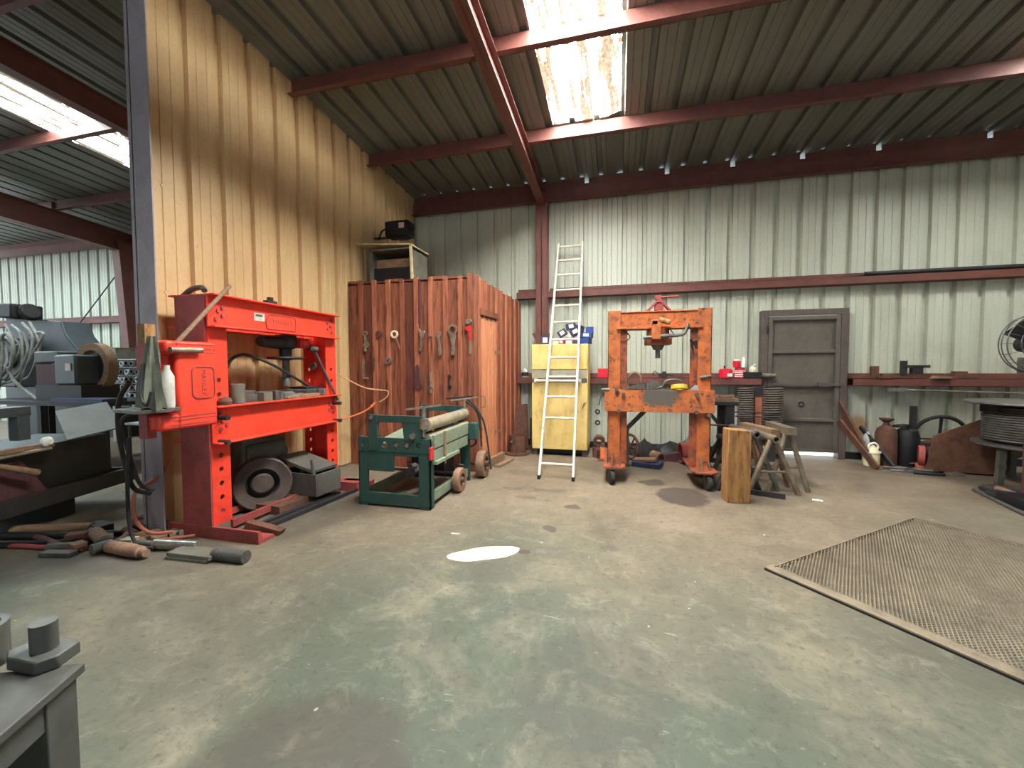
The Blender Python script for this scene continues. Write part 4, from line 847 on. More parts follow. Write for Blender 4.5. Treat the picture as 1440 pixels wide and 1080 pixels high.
for k,(dx,dy,l,rz,m,lb) in enumerate(((.12,-.1,.42,4,'oldwood','upper brown batten on the dark bench'),(.13,-.18,.44,-3,'brownpipe','front brown batten on the dark bench edge'),(.1,.08,.4,8,'oldwood','back batten lying on the dark bench'))):
    tag(B().box((0,0,.02),(l,.07,.04)).build('batten',m,None,(1.2+dx,6.25+dy,.931+(.041 if k==0 else 0)),R(rz)),lb,'batten','battens on the dark bench')
tag(B().cyl((0,0,.035),(.16,.02,.035),.035).build('round_bar','rust',None,(1.34,6.1,.931)),'stubby rusty round at the right end of the dark bench','bar')
tag(B().cyl((1.1,5.997,.62),(1.6,5.997,.61),.013).build('tie_rod','rust'),'thin rusty rod level across the dark bench legs','rod')
def coil(x,y,z0,z1,r,lb,tilt=0):
    t = thing('coil_spring', lb, 'spring', (x,y,0), 0, 'ribbed coils by the door')
    b = B(); n = int((z1-z0)/.034); pts = []
    for i in range(n*14+1):
        a = 2*PI*i/14; pts.append((r*math.cos(a), r*math.sin(a), z0+.034*i/14))
    b.tube(pts,.0135,6,0); b.build('coil','coildark',t); B().cyl((0,0,z0-.0),(0,0,z1),r-.02,seg=18).build('core','black',t)
    B().cyl((0,0,0),(0,0,z0),r*.9,seg=18).build('base','dark',t)
    return t
coil(1.88,6.9,.3,1.09,.105,'ribbed steel coil column standing left of the rusty post'); coil(2.23,6.86,.3,1.1,.125,'wider ribbed steel coil column standing before the door edge')
t = thing('rusty_post','red-brown square post standing between the ribbed coils','post',(2.05,6.92,0)); B().bx(-.045,.045,-.045,.045,0,.95).build('shaft','hosered',t); B().prism([(-.08,1.1),(.08,1.1),(.05,.95),(-.05,.95)],-.06,.06).build('head','dark',t)
b=B(); b.cyl((1.68,6.74,.72),(2.3,6.72,.72),.01); b.cyl((1.7,6.74,.66),(2.28,6.72,.66),.01); tag(b.build('tie_wire','dark'),'pair of dark rods binding the ribbed coils together','rods')

# ------------------------------------------------------------------ by the back wall under the orange press
def heap(name,label,cat,m,x,y,r,h,seed,z=0):
    rnd = random.Random(seed); b = B(); n=14; ph=[rnd.uniform(0,6.3) for _ in range(4)]; prof=[]
    vs=[]; rows=5
    for j in range(rows):
        q=j/(rows-1)
        for i in range(n):
            a=2*PI*i/n; k=(1-q**1.6)*(1+.18*math.sin(3*a+ph[0])+.12*math.sin(5*a+ph[1]))*r
            vs.append((k*1.35*math.cos(a),k*.8*math.sin(a),h*q*(1+.1*math.sin(2*a+ph[2]))))
    b._add(vs,[(j*n+i,j*n+(i+1)%n,(j+1)*n+(i+1)%n,(j+1)*n+i) for j in range(rows-1) for i in range(n)]+[tuple(range(n-1,-1,-1))])
    return tag(b.build(name,m,None,(x,y,z)),label,cat)
t = thing('spoked_wheel','dark spoked iron wheel standing behind the left orange post','wheel',(.2,6.4,.2),R(0))
B().torus((0,0,0),.18,.02,(.8,.6,0),32).build('rim','rust',t)
b=B()
for k in range(6): a=PI*k/3; b.bar((0,0,0),(.18*math.cos(a)*-.6,.18*math.cos(a)*.8,.18*math.sin(a)),.02,.012)
b.cyl((-.03,-.02,0),(.03,.02,0),.04); b.build('spokes','rust',t)
tag(B().bx(-.03,.03,-.03,.03,0,.52).build('concrete_post','greygreen',None,(.125,5.98,0),.3),'pale grey post standing right behind the left orange leg','post')
t = tag(B().bx(-.19,.19,-.13,.13,0,.07).build('flat_casting','navy',None,(.42,6.05,0),R(-18),.01),'dark blue casting low on the floor behind the orange press','casting'); B().box((-.04,.0,.09),(.3,.18,.03),(0,-6,0)).build('paper_cover','oldwood',t)
heap('rag_heap','dark crumpled heap against the wall left of centre behind the press','heap','rubber',.42,6.75,.19,.27,1)
heap('tarp_heap','low dark crumpled heap along the wall behind the orange press','heap','black',.82,6.95,.25,.2,2)
tag(B().lathe([(.05,0),(.07,0),(.07,.2),(.05,.2)],(0,0,.07),(.5,-.85,0),18,True).build('pipe_offcut','brownpipe',None,(.53,6.5,0)),'short grey-brown pipe offcut before the crumpled heap','pipe')
t = thing('steel_drum','rusty purple steel drum section lying behind the right orange leg','drum',(1.02,6.35,.15)); B().lathe([(.13,-.14),(.15,-.14),(.15,.14),(.13,.14)],(0,0,0),(1,.15,0),28,True).build('shell','reddark',t); B().lathe([(0,-.02),(.05,-.02),(.05,.02),(0,.02)],(.15,0,-.02),(1,.15,0)).build('hub','dark',t)
tag(B().prism([(-.2,0),(.2,0),(.16,.14),(-.12,.08)],-.08,.08).build('wedge_casting','plankdark',None,(.76,6.5,0),R(-12)),'dark wedge shaped casting beside the purple drum','casting')
heap('dark_heap','dark green lump at the wall behind the purple drum','heap','greygreen',1.1,6.95,.17,.3,5)
t = thing('bottle_jack','small orange bottle jack on the floor between cabinet and press','jack',(-.2,6.25,0)); B().box((0,0,.02),(.14,.12,.04)).build('base','reddark',t); B().cyl((0,0,.04),(0,0,.2),.045).build('cylinder','cordorange',t); B().cyl((0,0,.2),(0,0,.26),.025).build('ram','steel',t); B().cyl((-.07,-.03,.04),(-.07,-.03,.16),.02).build('pump','dark',t)
tag(B().lathe([(.04,-.05),(.09,-.05),(.09,.05),(.04,.05)],(0,0,.25),(0,1,.2),20,True).lathe([(0,0),(.1,0),(.1,.15),(0,.15)],(0,0,0)).build('rusty_coupling','rust',None,(-.27,6.5,0)),'rusty coupling behind the orange bottle jack','coupling')
for z,lb in ((.6,'upper dark washer hung on the wall right of the cabinet'),(.41,'lower dark washer hung on the wall right of the cabinet')):
    tag(B().lathe([(.022,0),(.045,0),(.045,.015),(.022,.015)],(0,0,0),(0,-1,0),16,True).build('washer','dark',None,(-.33,7.304,z+.02)),lb,'washer')

# ------------------------------------------------------------------ right hand end of the back wall
for x0,y0,x1,y1,z1,w,lb in ((3.44,6.72,3.22,7.2,.85,.12,'upper rusty board leaning by the right door jamb'),(3.40,6.55,3.2,7.12,.58,.1,'front rusty board leaning low by the right door jamb')):
    tag(B().bar((x0,y0,.02),(x1,y1,z1),w,.03,(1,0,0)).build('leaning_board','rust'),lb,'board','rusty boards by the door')
M['stain'] = mat('rust_bloom',(150,96,52),(190,176,150),9,.45,.6,rough=.8,bump=0)
t = thing('plastic_jug','cream plastic jug with handle on the floor right of the door','jug',(3.47,6.82,0))
B().lathe([(0,0),(.085,0),(.09,.02),(.09,.17),(.085,.2),(.05,.26),(.03,.29),(0,.3)],seg=20).build('body','cream',t); B().torus((0,-.03,.27),.055,.014,(0,1,0),18).build('handle','purewhite',t); B().lathe([(.0,.185),(.1,.185),(.1,.205),(0,.205)]).build('band','purewhite',t)
tag(B().bar((3.66,6.7,.02),(3.5,7.18,.5),.06,.03,(1,0,0)).build('dark_board','dark'),'narrow dark board leaning behind the cream jug','board')
t = thing('gas_cylinder','rusty brown gas cylinder standing by the back wall','cylinder',(3.70,6.95,0)); B().lathe([(0,0),(.12,0),(.125,.02),(.125,.44),(.1,.52),(.045,.56),(.04,.58),(0,.58)],seg=24).build('body','rust',t); B().lathe([(.04,.56),(.03,.6),(.08,.64),(.085,.66),(.0,.66)]).build('valve_cap','rust',t)
tag(B().lathe([(0,0),(.06,0),(.06,.36),(.02,.44),(0,.44)]).build('grey_bottle','cleardull',None,(3.545,7.08,0)),'pale grey bottle tucked behind the rusty gas cylinder','bottle')
t = thing('dark_tank','black domed tank standing right of the rusty gas cylinder','tank',(3.95,6.95,0)); B().lathe([(0,0),(.12,0),(.13,.02),(.135,.4),(.11,.5),(.05,.54),(0,.545)],seg=24).build('body','black',t); B().bx(.03,.09,-.03,.03,.5,.84).build('neck','dark',t); B().torus((-.09,-.02,.56),.085,.012,(0,.3,1),20).build('ring_handle','dark',t)
b=B(); b.bar((-.0,-.16,.34),(.2,-.2,.34),.02,.04); b.bar((.2,-.2,.34),(.36,-.24,.02),.03,.05); b.bar((0,-.16,.34),(-.0,-.16,.0),.03,.04); tag(b.build('bent_bracket','dark',None,(4.0,6.9,0)),'dark bent bracket standing before the black tank','bracket')
t = thing('scrap_chute','large rusty curved steel chute lying at the right by the wall','chute',(4.32,6.85,0))
b=B(); vs=[]; n=14
for i in range(n+1):
    a=R(-10+190*i/n)
    for xx,rr_,zz in ((-.42,.2,.22),(.7,.34,.5)): vs += [(xx+.1*math.cos(a)*(1 if xx<0 else 0),-rr_*math.cos(a),zz-rr_*math.sin(a)*1.0+.02)]
b._add(vs,[(2*i,2*i+2,2*i+3,2*i+1) for i in range(n)])
o=b.build('shell','rust',t); md=o.modifiers.new('thick','SOLIDIFY'); md.thickness=.02
b=B(); b._add([(-.4,-.32,.03),(.3,-.34,.02),(.5,-.3,.86),(-.3,-.28,.48),(-.4,-.3,.03),(.3,-.32,.02),(.5,-.28,.86),(-.3,-.26,.48)],[(0,1,2,3),(7,6,5,4),(0,4,5,1),(1,5,6,2),(2,6,7,3),(3,7,4,0)]); b.build('side_plate','rust',t,bev=.003)
B().lathe([(0,-.03),(.14,-.03),(.14,.03),(0,.03)],(-.38,-.2,.2),(1,-.5,0),20).build('end_disc','reddark',t); B().bx(-.2,.6,-.2,.15,0,.06).build('base','dark',t)
t = thing('hand_wheel','large dark iron hoop wheel leaning on the wall behind the rusty chute','wheel',(4.42,7.12,.36)); B().torus((0,0,0),.33,.026,(0,1,.15),40).build('rim','dark',t); b=B(); b.bar((-.3,0,0),(.3,0,0),.03,.02); b.bar((0,.03,-.3),(0,-.03,.3),.03,.02); b.build('spoke','dark',t)
t = thing('wire_spool_stand','round-topped stand loaded with a dark ribbed wire coil at the right','stand',(4.68,6.0,0))
B().lathe([(0,.955),(.62,.955),(.63,.965),(.62,.985),(0,.985)],seg=40).build('top_plate','steel',t); B().lathe([(0,.46),(.52,.46),(.55,.475),(.55,.5),(0,.5)],seg=36).build('lower_ring','steel',t)
b=B(); pts=[]
for i in range(14*22+1):
    a=2*PI*i/22; pts.append((.46*math.cos(a),.46*math.sin(a),.53+.028*i/22))
b.tube(pts,.012,6,0); b.build('wire_coil','steel',t); B().cyl((0,0,.5),(0,0,.92),.43,seg=28).build('spool','black',t)
B().bx(-.5,.2,-.12,.12,.86,.94).build('drawer','black',t)
for a in (195,262,330,80): c,s_=math.cos(R(a)),math.sin(R(a)); B().bar((.48*c,.48*s_,0),(.46*c,.46*s_,.47),.06,.05).build('leg','steel',t)
b=B(); b.box((-.42,-.2,.02),(.36,.2,.035),(0,0,-12)); b.box((.0,-.4,.02),(.4,.16,.035),(0,0,-20)); b.build('base','steel',t)
t = thing('pedestal_fan','large grey pedestal fan at the right edge','fan',(4.12,5.3,0))
b=B()
for rr_,yy in ((.3,0),(.31,.05),(.3,.1),(.2,-.02),(.1,-.03)): b.torus((0,yy,1.62),rr_,.006,(0,1,0),40,6)
for k in range(18): a=2*PI*k/18; b.tube([(.05*math.cos(a),-.035,1.62+.05*math.sin(a)),(.2*math.cos(a),-.025,1.62+.2*math.sin(a)),(.3*math.cos(a),.0,1.62+.3*math.sin(a)),(.3*math.cos(a),.1,1.62+.3*math.sin(a))],.003,5,3)
b.build('guard','steel',t)
b=B()
for k in range(3):
    a=2*PI*k/3+.4; u=Vector((math.cos(a),0,math.sin(a))); v=Vector((-math.sin(a),0,math.cos(a))); p=Vector((0,.05,1.62)); y_=Vector((0,.04,0))
    q=[p+u*.05-v*.04-y_*.5,p+u*.27-v*.1-y_,p+u*.28+v*.08+y_,p+u*.05+v*.04+y_*.5]; b._add([tuple(x) for x in q]+[tuple(x+Vector((0,.006,0))) for x in q],[(0,1,2,3),(7,6,5,4),(0,4,5,1),(1,5,6,2),(2,6,7,3),(3,7,4,0)])
b.build('blade','dark',t); B().lathe([(0,0),(.09,0),(.1,.05),(.08,.18),(0,.2)],(0,.06,1.62),(0,1,0)).build('motor','dark',t)
B().box((.0,.12,1.4),(.16,.12,.16)).build('yoke_box','steel',t); B().cyl((0,.12,.06),(0,.12,1.4),.035).build('pole','plankdark',t); B().lathe([(0,0),(.28,0),(.28,.03),(.06,.07),(0,.07)],(0,.12,0)).build('base','dark',t)
t = thing('drill_column','dark upright steel column on a low base at the far right edge','column',(4.2,5.2,0)); B().bx(-.12,.12,-.1,.1,.05,1.4).build('shaft','plankdark',t); B().bx(-.4,.2,-.2,.12,0,.1).build('base','black',t); 
for k,(x0,y0,x1,y1,r,m,lb) in enumerate(((3.86,5.68,3.6,4.5,.018,'steel','thin pale bar outermost of the bars on the floor at the right'),(3.98,5.76,3.8,4.6,.025,'dark','dark bar second of the bars on the floor at the right'),(4.1,5.72,3.98,4.6,.035,'brownpipe','brown pipe in the middle of the bars on the floor at the right'),(4.26,5.2,4.2,4.3,.045,'rust','fattest rusty pipe of the bars on the floor at the right'))):
    tag(B().cyl((x0,y0,r),(x1,y1,r),r,seg=14).build('floor_bar',m),lb,'bar','bars on the floor at the right edge')
# odds and ends at the foot of the wall
for k,(p0,p1,r,m,lb) in enumerate((((3.5,6.62,.03),(3.98,6.5,.03),.018,'steel','thin pale rod slanting on the floor before the cream jug'),((3.52,6.5,.015),(3.78,6.5,.015),.015,'bright','short bright rod on the floor nearest the jug'),((3.72,6.4,.02),(4.02,6.36,.02),.02,'dark','dark rod lying in front of the scrap by the tank'))):
    tag(B().cyl(p0,p1,r,seg=10).build('loose_rod',m),lb,'rod','loose rods by the wall')
tag(B().box((0,0,.045),(.2,.1,.09)).build('brick','hosered',None,(3.98,6.62,0),R(-15),.01),'reddish brick on the floor in front of the black tank','brick')
tag(B().box((0,0,.02),(.16,.1,.03)).build('bright_plate','bright',None,(4.18,6.45,0),R(10)),'small bright plate on the floor before the rusty chute','plate')
heap('rust_scrap','low heap of dark scrap on the floor between jug and brick','heap','dark',3.76,6.55,.14,.05,9)

# ------------------------------------------------------------------ expanded metal sheet on the floor
t = thing('mesh_grate','large expanded metal grate lying flat on the floor at the right','grate',(1.075,3.16,0),math.atan2(.65,.76))
b = B(); LX, LY, px, py = 2.03, 2.3, .046, .0205
nx, ny = int(LX/px), int((LY-.08)/py)
zt = .022
for j in range(ny+1):
    for ph in (0,1):
        vs=[]; n=nx*2
        for i in range(n+1):
            x=i*px/2; off=(py/2 if i%2 else py*ph); y=-(j*py+off)
            vs += [(x,y-.0034,zt),(x,y+.0034,zt-.001)]
        b._add(vs,[(2*i,2*i+2,2*i+3,2*i+1) for i in range(n)])
b.build('mesh','grate',t,smooth=False)
b = B(); b.bx(-.085,.0,-LY,.03,.012,.02); b.build('edge_strip','grate',t); 
B().bx(-.02,LX,-.004,.004,.0,.026).build('edge_rod','grate',t); B().bx(LX-.004,LX+.004,-LY,.0,.0,.026).build('edge_rod','grate',t)
b=B(); b.bx(-.088,-.08,-LY,.03,0,.012); b.bx(-.02,-.008,-LY,.0,0,.012); b.build('edge_shadow','black',t)  # black strips drawn as the shadow line under the raised grate edge

# ------------------------------------------------------------------ bench corner in the foreground
t = thing('weld_table','dark steel table corner in the near left foreground','table',(-1.4,.77,0),math.atan2(.43,.9))
B().bx(-.62,0,-.55,0,.575,.6).build('table_top','tablesteel',t,bev=.004)
for x,y in ((-.06,-.06),(-.56,-.06),(-.06,-.5),(-.56,-.5)): B().bx(x-.05,x+.05,y-.045,y+.045,0,.575).build('leg','tablesteel',t,bev=.003)
b=B(); b.bx(-.56,-.06,-.045,-.01,.5,.575); b.bx(-.56,-.06,-.545,-.51,.5,.575); b.bx(-.04,-.015,-.5,-.06,.5,.575); b.build('apron','tablesteel',t)
o = tag(B().cyl((0,0,.035),(0,0,.11),.028,seg=24).build('shaft_stub','tablesteel',None,(-1.51,.745,.601)),'round grey stub on a notched base in the near left foreground','stub'); B().prism([(-.09,-.03),(-.05,-.05),(.05,-.045),(.07,-.01),(.05,.05),(-.06,.05)],0,.035,'z').build('stub_base','tablesteel',o,bev=.004)
tag(B().lathe([(.05,0),(.065,0),(.065,.11),(.05,.11)],seg=28,closed=True).build('pipe_ring','tablesteel',None,(-1.66,.68,.601)),'thick grey pipe ring at the very left of the foreground table','ring')

WORLD, SUN, EXPOSURE = 2.2, 70., .55
# ------------------------------------------------------------------ shafts and scrap on the floor at the left
def scrap(name,label,cat,m,b,x,y,rz=0,z=0,bev=0): return tag(b.build(name,m,None,(x,y,z),R(rz),bev),label,cat,'shafts and offcuts on the floor by the press foot')
o = scrap('flat_ended_shaft','pale steel shaft with flat milled blade in front of the red press foot','shaft','steel',B().cyl((.06,0,.045),(.33,0,.045),.045,seg=24),-2.9,2.33,2); B().bx(-.3,.08,-.07,.07,.02,.05).bx(-.31,.06,-.075,-.0,0,.02).build('blade','boxgrey',o,bev=.003)
o = scrap('stepped_roller','brown stepped roller lying at the front of the scrap','roller','brownpipe',B().lathe([(0,-.22),(.03,-.22),(.045,-.2),(.048,.05),(.044,.06),(.042,.14),(.03,.15),(.028,.2),(0,.2)],(0,0,.048),(1,-.05,0),20),-3.53,2.22)
o = scrap('ground_shaft','shiny ground steel shaft beside the red press foot','shaft','bright',B().cyl((-.14,0,.04),(.22,0,.04),.04,seg=24),-3.32,2.38,8); B().cyl((-.3,0,.036),(-.14,0,.036),.026,seg=16).build('journal','steel',o)
for k,(x,y,l,r,rz,m,lb) in enumerate(((-4.25,2.42,.34,.032,-35,'steel','grey round bar lying across the left scrap'),(-3.85,2.4,.22,.03,-50,'brownpipe','thin brown billet leaning over the stepped roller'),(-4.4,2.22,.5,.025,-10,'rust','rusty bar low at the left of the scrap'),(-3.66,2.58,.26,.026,12,'steel','grey pin lying by the column and press foot'),(-4.6,2.36,.6,.045,20,'oldwood','fat dusty tube under the end of the machine bed'),(-4.0,2.33,.3,.05,-20,'brownpipe','fat brown roller end behind the stepped roller'),(-3.72,2.5,.2,.035,60,'oldwood','short tan round billet pointing at the press foot'),(-3.62,2.46,.17,.03,55,'brownpipe','small tan billet next to the press foot'),(-4.1,2.18,.26,.03,25,'steel','slim pale bar crossing the left scrap'),(-4.3,2.14,.7,.018,8,'reddark','long thin maroon bar at the front left of the scrap'),(-4.45,2.3,.9,.03,14,'dark','long dark pipe under the lathe edge'),(-4.55,2.12,.9,.022,22,'black','black rod under the lathe, nearest the camera'),(-4.15,2.44,.5,.024,20,'dark','dark bar slanting behind the fat roller end'),(-3.95,2.6,.24,.05,-8,'rust','rusty stub with pale cut face by the column'),(-3.9,2.48,.2,.036,-15,'rust','rusty stub with round tan cut face behind the rollers'),(-3.5,2.52,.3,.014,35,'hosered','thin reddish rod beside the press foot'),(-3.8,2.22,.12,.04,80,'steel','small hollow steel bush behind the stepped roller'))):
    o = scrap('shaft_offcut',lb,'offcut',m,B().cyl((-l/2,0,r),(l/2,0,r),r,seg=16),x,y,rz)
    if k in (13,14): B().cyl((l/2,0,r),(l/2+.002,0,r),r*.95,seg=16).build('cut_face','timber',o)
for k,(x,y,sx_,sy,sz,rz,m,lb) in enumerate(((-4.2,2.3,.13,.09,.08,35,'rust','brown square block on the bars at the left of the scrap'),(-3.78,2.62,.12,.08,.1,-25,'plankdark','dark red square block against the column foot'),(-3.55,2.62,.14,.07,.05,40,'greyband','pale flat offcut tucked behind the press foot'),(-4.02,2.2,.1,.08,.06,-12,'oldwood','brown wooden block at the front of the scrap'),(-3.95,2.66,.16,.1,.12,20,'rust','rusty square block at the foot of the grey column'),(-3.9,2.3,.14,.1,.08,-30,'greygreen','grey-green square block among the rollers'),(-3.7,2.34,.1,.08,.07,15,'greyband','pale grey square block beside the stepped roller'),(-4.05,2.1,.24,.07,.03,12,'steel','flat grey plate among the front scrap'),(-4.3,2.5,.2,.12,.07,-10,'dark','dark block lying behind the left scrap'))):
    scrap('square_offcut',lb,'offcut',m,B().bx(-sx_/2,sx_/2,-sy/2,sy/2,0,sz),x,y,rz,0,.004)

# ------------------------------------------------------------------ machines in the left bay
t = thing('engine_lathe','long near-black machine bed with tray in the left bay','lathe',(-5.05,3.2,0),R(16))
# local: x across (towards the aisle at 0), y back along the bed (negative towards the camera)
B().bx(-.95,.0,-3.2,-.02,.2,.27).build('drip_tray','dark',t,bev=.004)
b=B(); b.bx(-.95,-.0,-3.2,-3.17,.2,.36); b.bx(-.02,.03,-3.2,.05,.2,.34); b.bx(-.95,.03,.02,.05,.2,.34); b.build('tray_lip','dark',t,bev=.004)
b=B(); b.prism([(-3.2,.27),(-.05,.27),(-.1,.73),(-3.2,.68)],-.8,-.1,'x'); b.build('bed','black',t,bev=.01)
B().prism([(-3.2,.3),(-.7,.3),(-.9,.62),(-3.2,.6)],-.1,-.06,'x').build('apron_plate','plankdark',t,bev=.004)
for y in (-.5,-2.2): B().bx(-.7,-.15,y-.1,y+.1,0,.2).build('pedestal','black',t)
bpy.context.view_layer.update(); iv=t.matrix_world.inverted(); b=B(); vs=[tuple(iv@Vector(p)) for p in ((-4.9,2.64,.745),(-4.9,3.08,.804),(-5.5,3.316,1.03),(-5.5,2.88,.973))]; b._add(vs+[(x,y,z-.012) for x,y,z in vs],[(0,1,2,3),(7,6,5,4),(0,4,5,1),(1,5,6,2),(2,6,7,3),(3,7,4,0)]); b.build('splash_guard','boxgreydark',t,label='tilted pale grey sheet guard')
b=B(); b.bx(-.35,-.02,-2.6,-.85,1.0,1.08); b.bx(-.1,-.02,-.95,-.86,.8,1.02); b.bx(-.1,-.02,-1.75,-1.65,.76,1.0); b.build('guard_rail','greyblue',t,bev=.004)
b=B(); b.bx(-.06,.0,-2.5,-.7,.71,.745); b.build('slide_bar','oldwood',t); b=B(); b.cyl((.02,-1.7,.68),(.02,-.75,.7),.016); b.build('feed_rod','bright',t)
b=B(); b.cyl((.03,-1.2,.66),(.06,-.9,.52),.02,.03); b.build('lever','oldwood',t)
B().lathe([(0,0),(.04,0),(.045,.03),(.02,.06),(0,.06)],(-.02,-.76,.76),(1,0,0)).build('white_knob','purewhite',t)
# tall grey milling machine behind it
t = thing('milling_machine','tall grey machine with angled shoulder at the left edge','milling machine',(-9.3,4.75,0))
b=B(); b.prism([(-1.0,.0),(.75,0),(.95,.9),(.95,1.3),(.9,1.62),(.55,1.95),(.45,2.18),(-.9,2.28),(-1.0,1.2)],0,.4); b.build('column','greyblue',t,bev=.02)
b=B(); b.box((-.55,-.06,2.36),(.7,.4,.24),(0,4,0)); b.cyl((-.2,-.06,2.32),(-.1,-.06,2.35),.14); b.build('motor_head','dark',t,bev=.03)
b=B(); b.box((-.4,-.1,1.45),(.7,.3,.7)); b.box((-.5,-.2,1.75),(.3,.3,.3)); b.build('gearbox','greyblue',t,bev=.02)
b=B(); b.cyl((-.3,-.3,1.6),(-.3,-.16,1.6),.2,.16); b.lathe([(.2,-.03),(.26,-.03),(.26,.03),(.2,.03)],(-.3,-.36,1.6),(0,1,0),28,True); b.build('hand_wheel','steel',t)
b=B(); b.box((.8,-.05,1.35),(.5,.3,.25)); b.build('cross_slide','greygreen',t,bev=.015); B().bx(.6,1.35,-.14,-.1,1.0,1.16).build('panel','plankdark',t)
t = thing('hose_bundle','tangle of pale grey hoses hanging on the grey machine at the left edge','hoses',(-8.75,4.2,1.25))
rnd=random.Random(3); b=B()
for k in range(9):
    x=-.5+.1*k; pts=[(x+rnd.uniform(-.1,.1),.0,.75+rnd.uniform(-.1,.1)),(x+.3+rnd.uniform(-.1,.1),-.06,.5+rnd.uniform(-.15,.15)),(x+.25+rnd.uniform(-.2,.1),-.1,.15+rnd.uniform(-.1,.1)),(x-.1+rnd.uniform(-.2,.1),-.06,-.05+rnd.uniform(-.1,.1))]
    b.tube(pts,.018)
b.tube([(.0,-.1,.1),(.15,-.12,-.05),(.45,-.1,-.25),(.6,-.1,-.3)],.022); b.tube([(-.2,-.1,.2),(-.25,-.12,-.1),(-.4,-.1,-.4)],.03); b.torus((-.05,-.1,.42),.26,.02,(.2,1,0),32); b.build('hose','hosegrey',t)
t = thing('cone_motor','grey electric motor under a round brown belt guard in the left bay','motor',(-7.32,4.15,0))
B().box((.0,-.05,1.38),(.42,.3,.42)).build('motor_body','greyblue',t,bev=.03); B().box((.08,-.206,1.42),(.1,.01,.1)).build('nameplate','carton',t)
b=B(); b.lathe([(.24,-.06),(.34,-.06),(.34,.06),(.24,.06)],(.1,.1,1.42),(0,1,0),32,True); b.build('belt_guard','oldwood',t); B().lathe([(0,-.04),(.2,-.04),(.2,.04),(0,.04)],(.12,.1,1.42),(0,1,0),24).build('pulley','black',t); B().box((-.42,-.02,1.56),(.5,.3,.16)).build('end_bell','greygreen',t,bev=.02); B().box((-.4,-.02,1.28),(.46,.3,.36)).build('side_box','plankdark',t)
B().bx(-.6,.3,-.2,.25,.95,1.17).build('base','dark',t)
t = thing('long_bench','dark workbench carrying the motor in the left bay','bench',(-7.4,4.3,0)); B().bx(-1.6,.95,-.5,.4,.9,.95).build('bench_top','dark',t)
for x in (-1.5,-.3,.85):
    for y in (-.4,.3): B().bx(x-.04,x+.04,y-.04,y+.04,0,.9).build('leg','dark',t)
tag(B().bx(-.5,.45,-.14,.14,0,.05).build('blue_tray','navy',None,(-6.85,3.95,.951)),'thin dark blue tray on the bench end before the grey cabinet','tray')
t = thing('electrical_cabinet','plain grey cabinet with rusty top beyond the motor in the left bay','cabinet',(-10.05,6.0,0)); B().bx(-.45,.4,0,.5,.8,1.8).build('body','boxgrey',t,bev=.006); B().bx(-.46,.41,-.01,.51,1.8,1.815).build('top','timber',t); B().bx(-.4,.35,.05,.45,0,.8).build('stand','dark',t)
M['glasspale']=mat('pale_window_board',(150,180,190),(130,160,172),4,rough=.4)
t = thing('framed_board','pale blue board in a white frame leaning behind the grey cabinet','board',(-12.2,6.95,1.0)); B().bx(-.5,.35,0,.02,.3,.9).build('panel','glasspale',t); b=B(); b.bx(-.52,.37,-.02,.03,.86,.93); b.bx(.3,.37,-.02,.03,.3,.9); b.build('frame','purewhite',t); B().bx(-.5,.35,0,.05,-1.0,.3).build('stand','dark',t)
# rack of pale tubes seen end on
t = thing('tube_rack','white steel rack holding rows of tubes in the left bay','rack',(-8.9,5.75,0))
b=B()
for x in (-.42,.4):
    for y in (0,.6): b.bx(x-.03,x+.03,y-.03,y+.03,0,1.68)
b.build('post','purewhite',t)
for k in range(7): B().bx(-.42,.4,0,.6,.66+.15*k,.675+.15*k).build('shelf','pipeend',t)
cols=('pipeend','steel','bright')
rnd=random.Random(5)
for k in range(6):
    for i in range(6):
        m=cols[rnd.randrange(3)]; r=.052+.008*rnd.random()
        tag(B().lathe([(r*.72,0),(r,0),(r,.5),(r*.72,.5)],(0,0,0),(0,1,0),14,True).build('stored_tube',m,None,(-9.23+.128*i,5.73+.02*rnd.random(),.6755+.15*k+r)),'tube lying end-on in the white rack of the left bay','tube','tubes in the white rack')
t = thing('parts_shelf','pale bench with thin legs under the tube rack beyond the column','table',(-6.9,5.1,0)); B().bx(-.7,.7,-.3,.3,.5,.53).build('table_top','pipeend',t)
for x in (-.65,.65):
    for y in (-.26,.26): B().cyl((x,y,0),(x,y,.5),.02).build('leg','steel',t)
tag(B().tube([(-5.3,3.5,.03),(-4.8,3.6,.02),(-4.4,3.3,.02),(-4.05,2.75,.02)],.014).build('floor_cable','rubber'),'black cable crossing the aisle floor between lathe and column','cable')
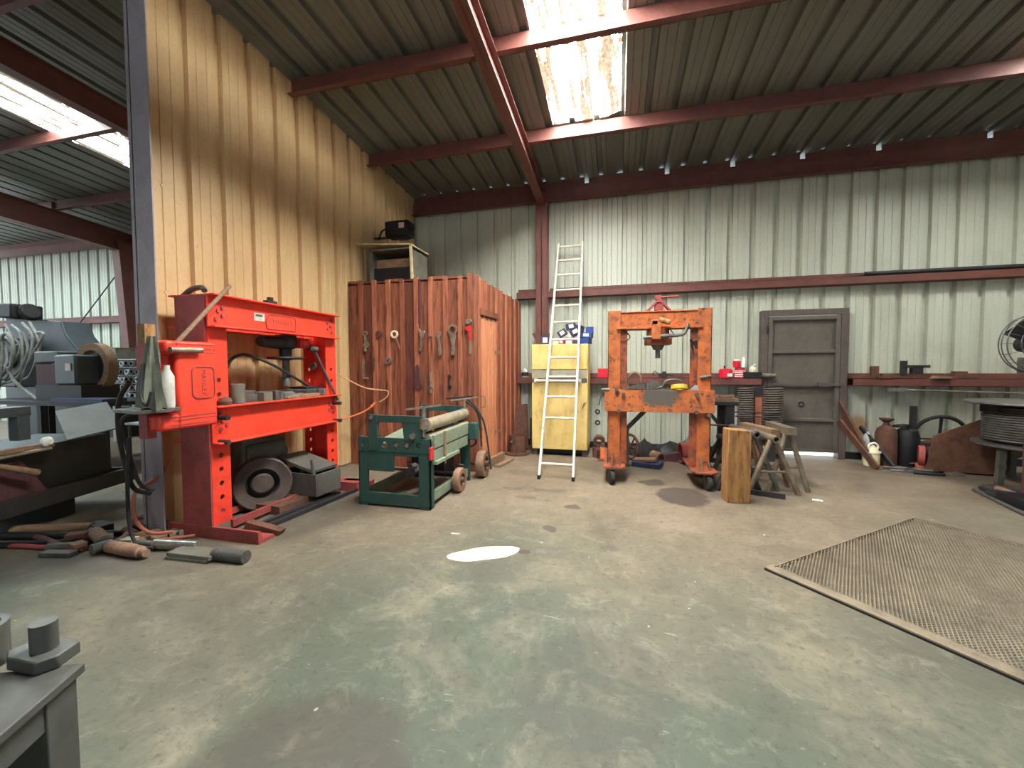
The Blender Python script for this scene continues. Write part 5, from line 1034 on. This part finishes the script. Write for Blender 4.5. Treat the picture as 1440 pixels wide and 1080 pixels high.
tag(B().bar((-5.4,3.4,.012),(-3.9,2.95,.012),.05,.02).build('floor_strip','bright'),'pale flat strip on the aisle floor between lathe and column','strip')

# ------------------------------------------------------------------ daylight
W = bpy.data.worlds.new('daylight'); bpy.context.scene.world = W; W.use_nodes = True
bg = W.node_tree.nodes['Background']; bg.inputs[0].default_value = (.80,.92,1.0,1); bg.inputs[1].default_value = WORLD
def portal(loc, rot, sx_, sy):
    l = bpy.data.lights.new('opening_portal','AREA'); l.shape='RECTANGLE'; l.size=sx_; l.size_y=sy; l.cycles.is_portal=True
    o = bpy.data.objects.new('opening_portal', l); C.objects.link(o); o.location=loc; o.rotation_euler=rot
portal((1., YF, 2.05), (R(90),0,R(180)), 5.2, 4.1)
portal((XL, .6, 2.4), (R(90),0,R(-90)), 13.4, 4.8)
s = bpy.data.lights.new('sun','SUN'); s.energy = SUN; s.angle = R(.12); s.color=(1,.97,.92)
so = bpy.data.objects.new('sun', s); C.objects.link(so); so.rotation_euler = Vector((math.cos(R(60)),0,math.sin(R(60)))).to_track_quat('Z','Y').to_euler()

cam = bpy.data.cameras.new('camera'); cam.sensor_width = 36; cam.lens = 580/1440*36; cam.clip_start=.05
co = bpy.data.objects.new('camera', cam); C.objects.link(co)
yaw, pit, rol = R(14.34), R(2.352), R(.18)
fw = Vector((-math.sin(yaw)*math.cos(pit), math.cos(yaw)*math.cos(pit), -math.sin(pit))); rt = Vector((math.cos(yaw),math.sin(yaw),0)); dn = fw.cross(rt)
r2 = rt*math.cos(rol)+dn*math.sin(rol); d2 = -rt*math.sin(rol)+dn*math.cos(rol)
co.matrix_world = Matrix.Translation((0,0,1.4)) @ Matrix((r2, -d2, -fw)).transposed().to_4x4()
sc = bpy.context.scene; sc.camera = co
sc.view_settings.view_transform='Standard'; sc.view_settings.look='None'; sc.view_settings.exposure=EXPOSURE; sc.view_settings.gamma=1; sc.view_settings.use_curve_mapping=False
sc.cycles.max_bounces=8; sc.cycles.diffuse_bounces=5; sc.cycles.glossy_bounces=3; sc.cycles.sample_clamp_indirect=6; sc.cycles.use_denoising=True
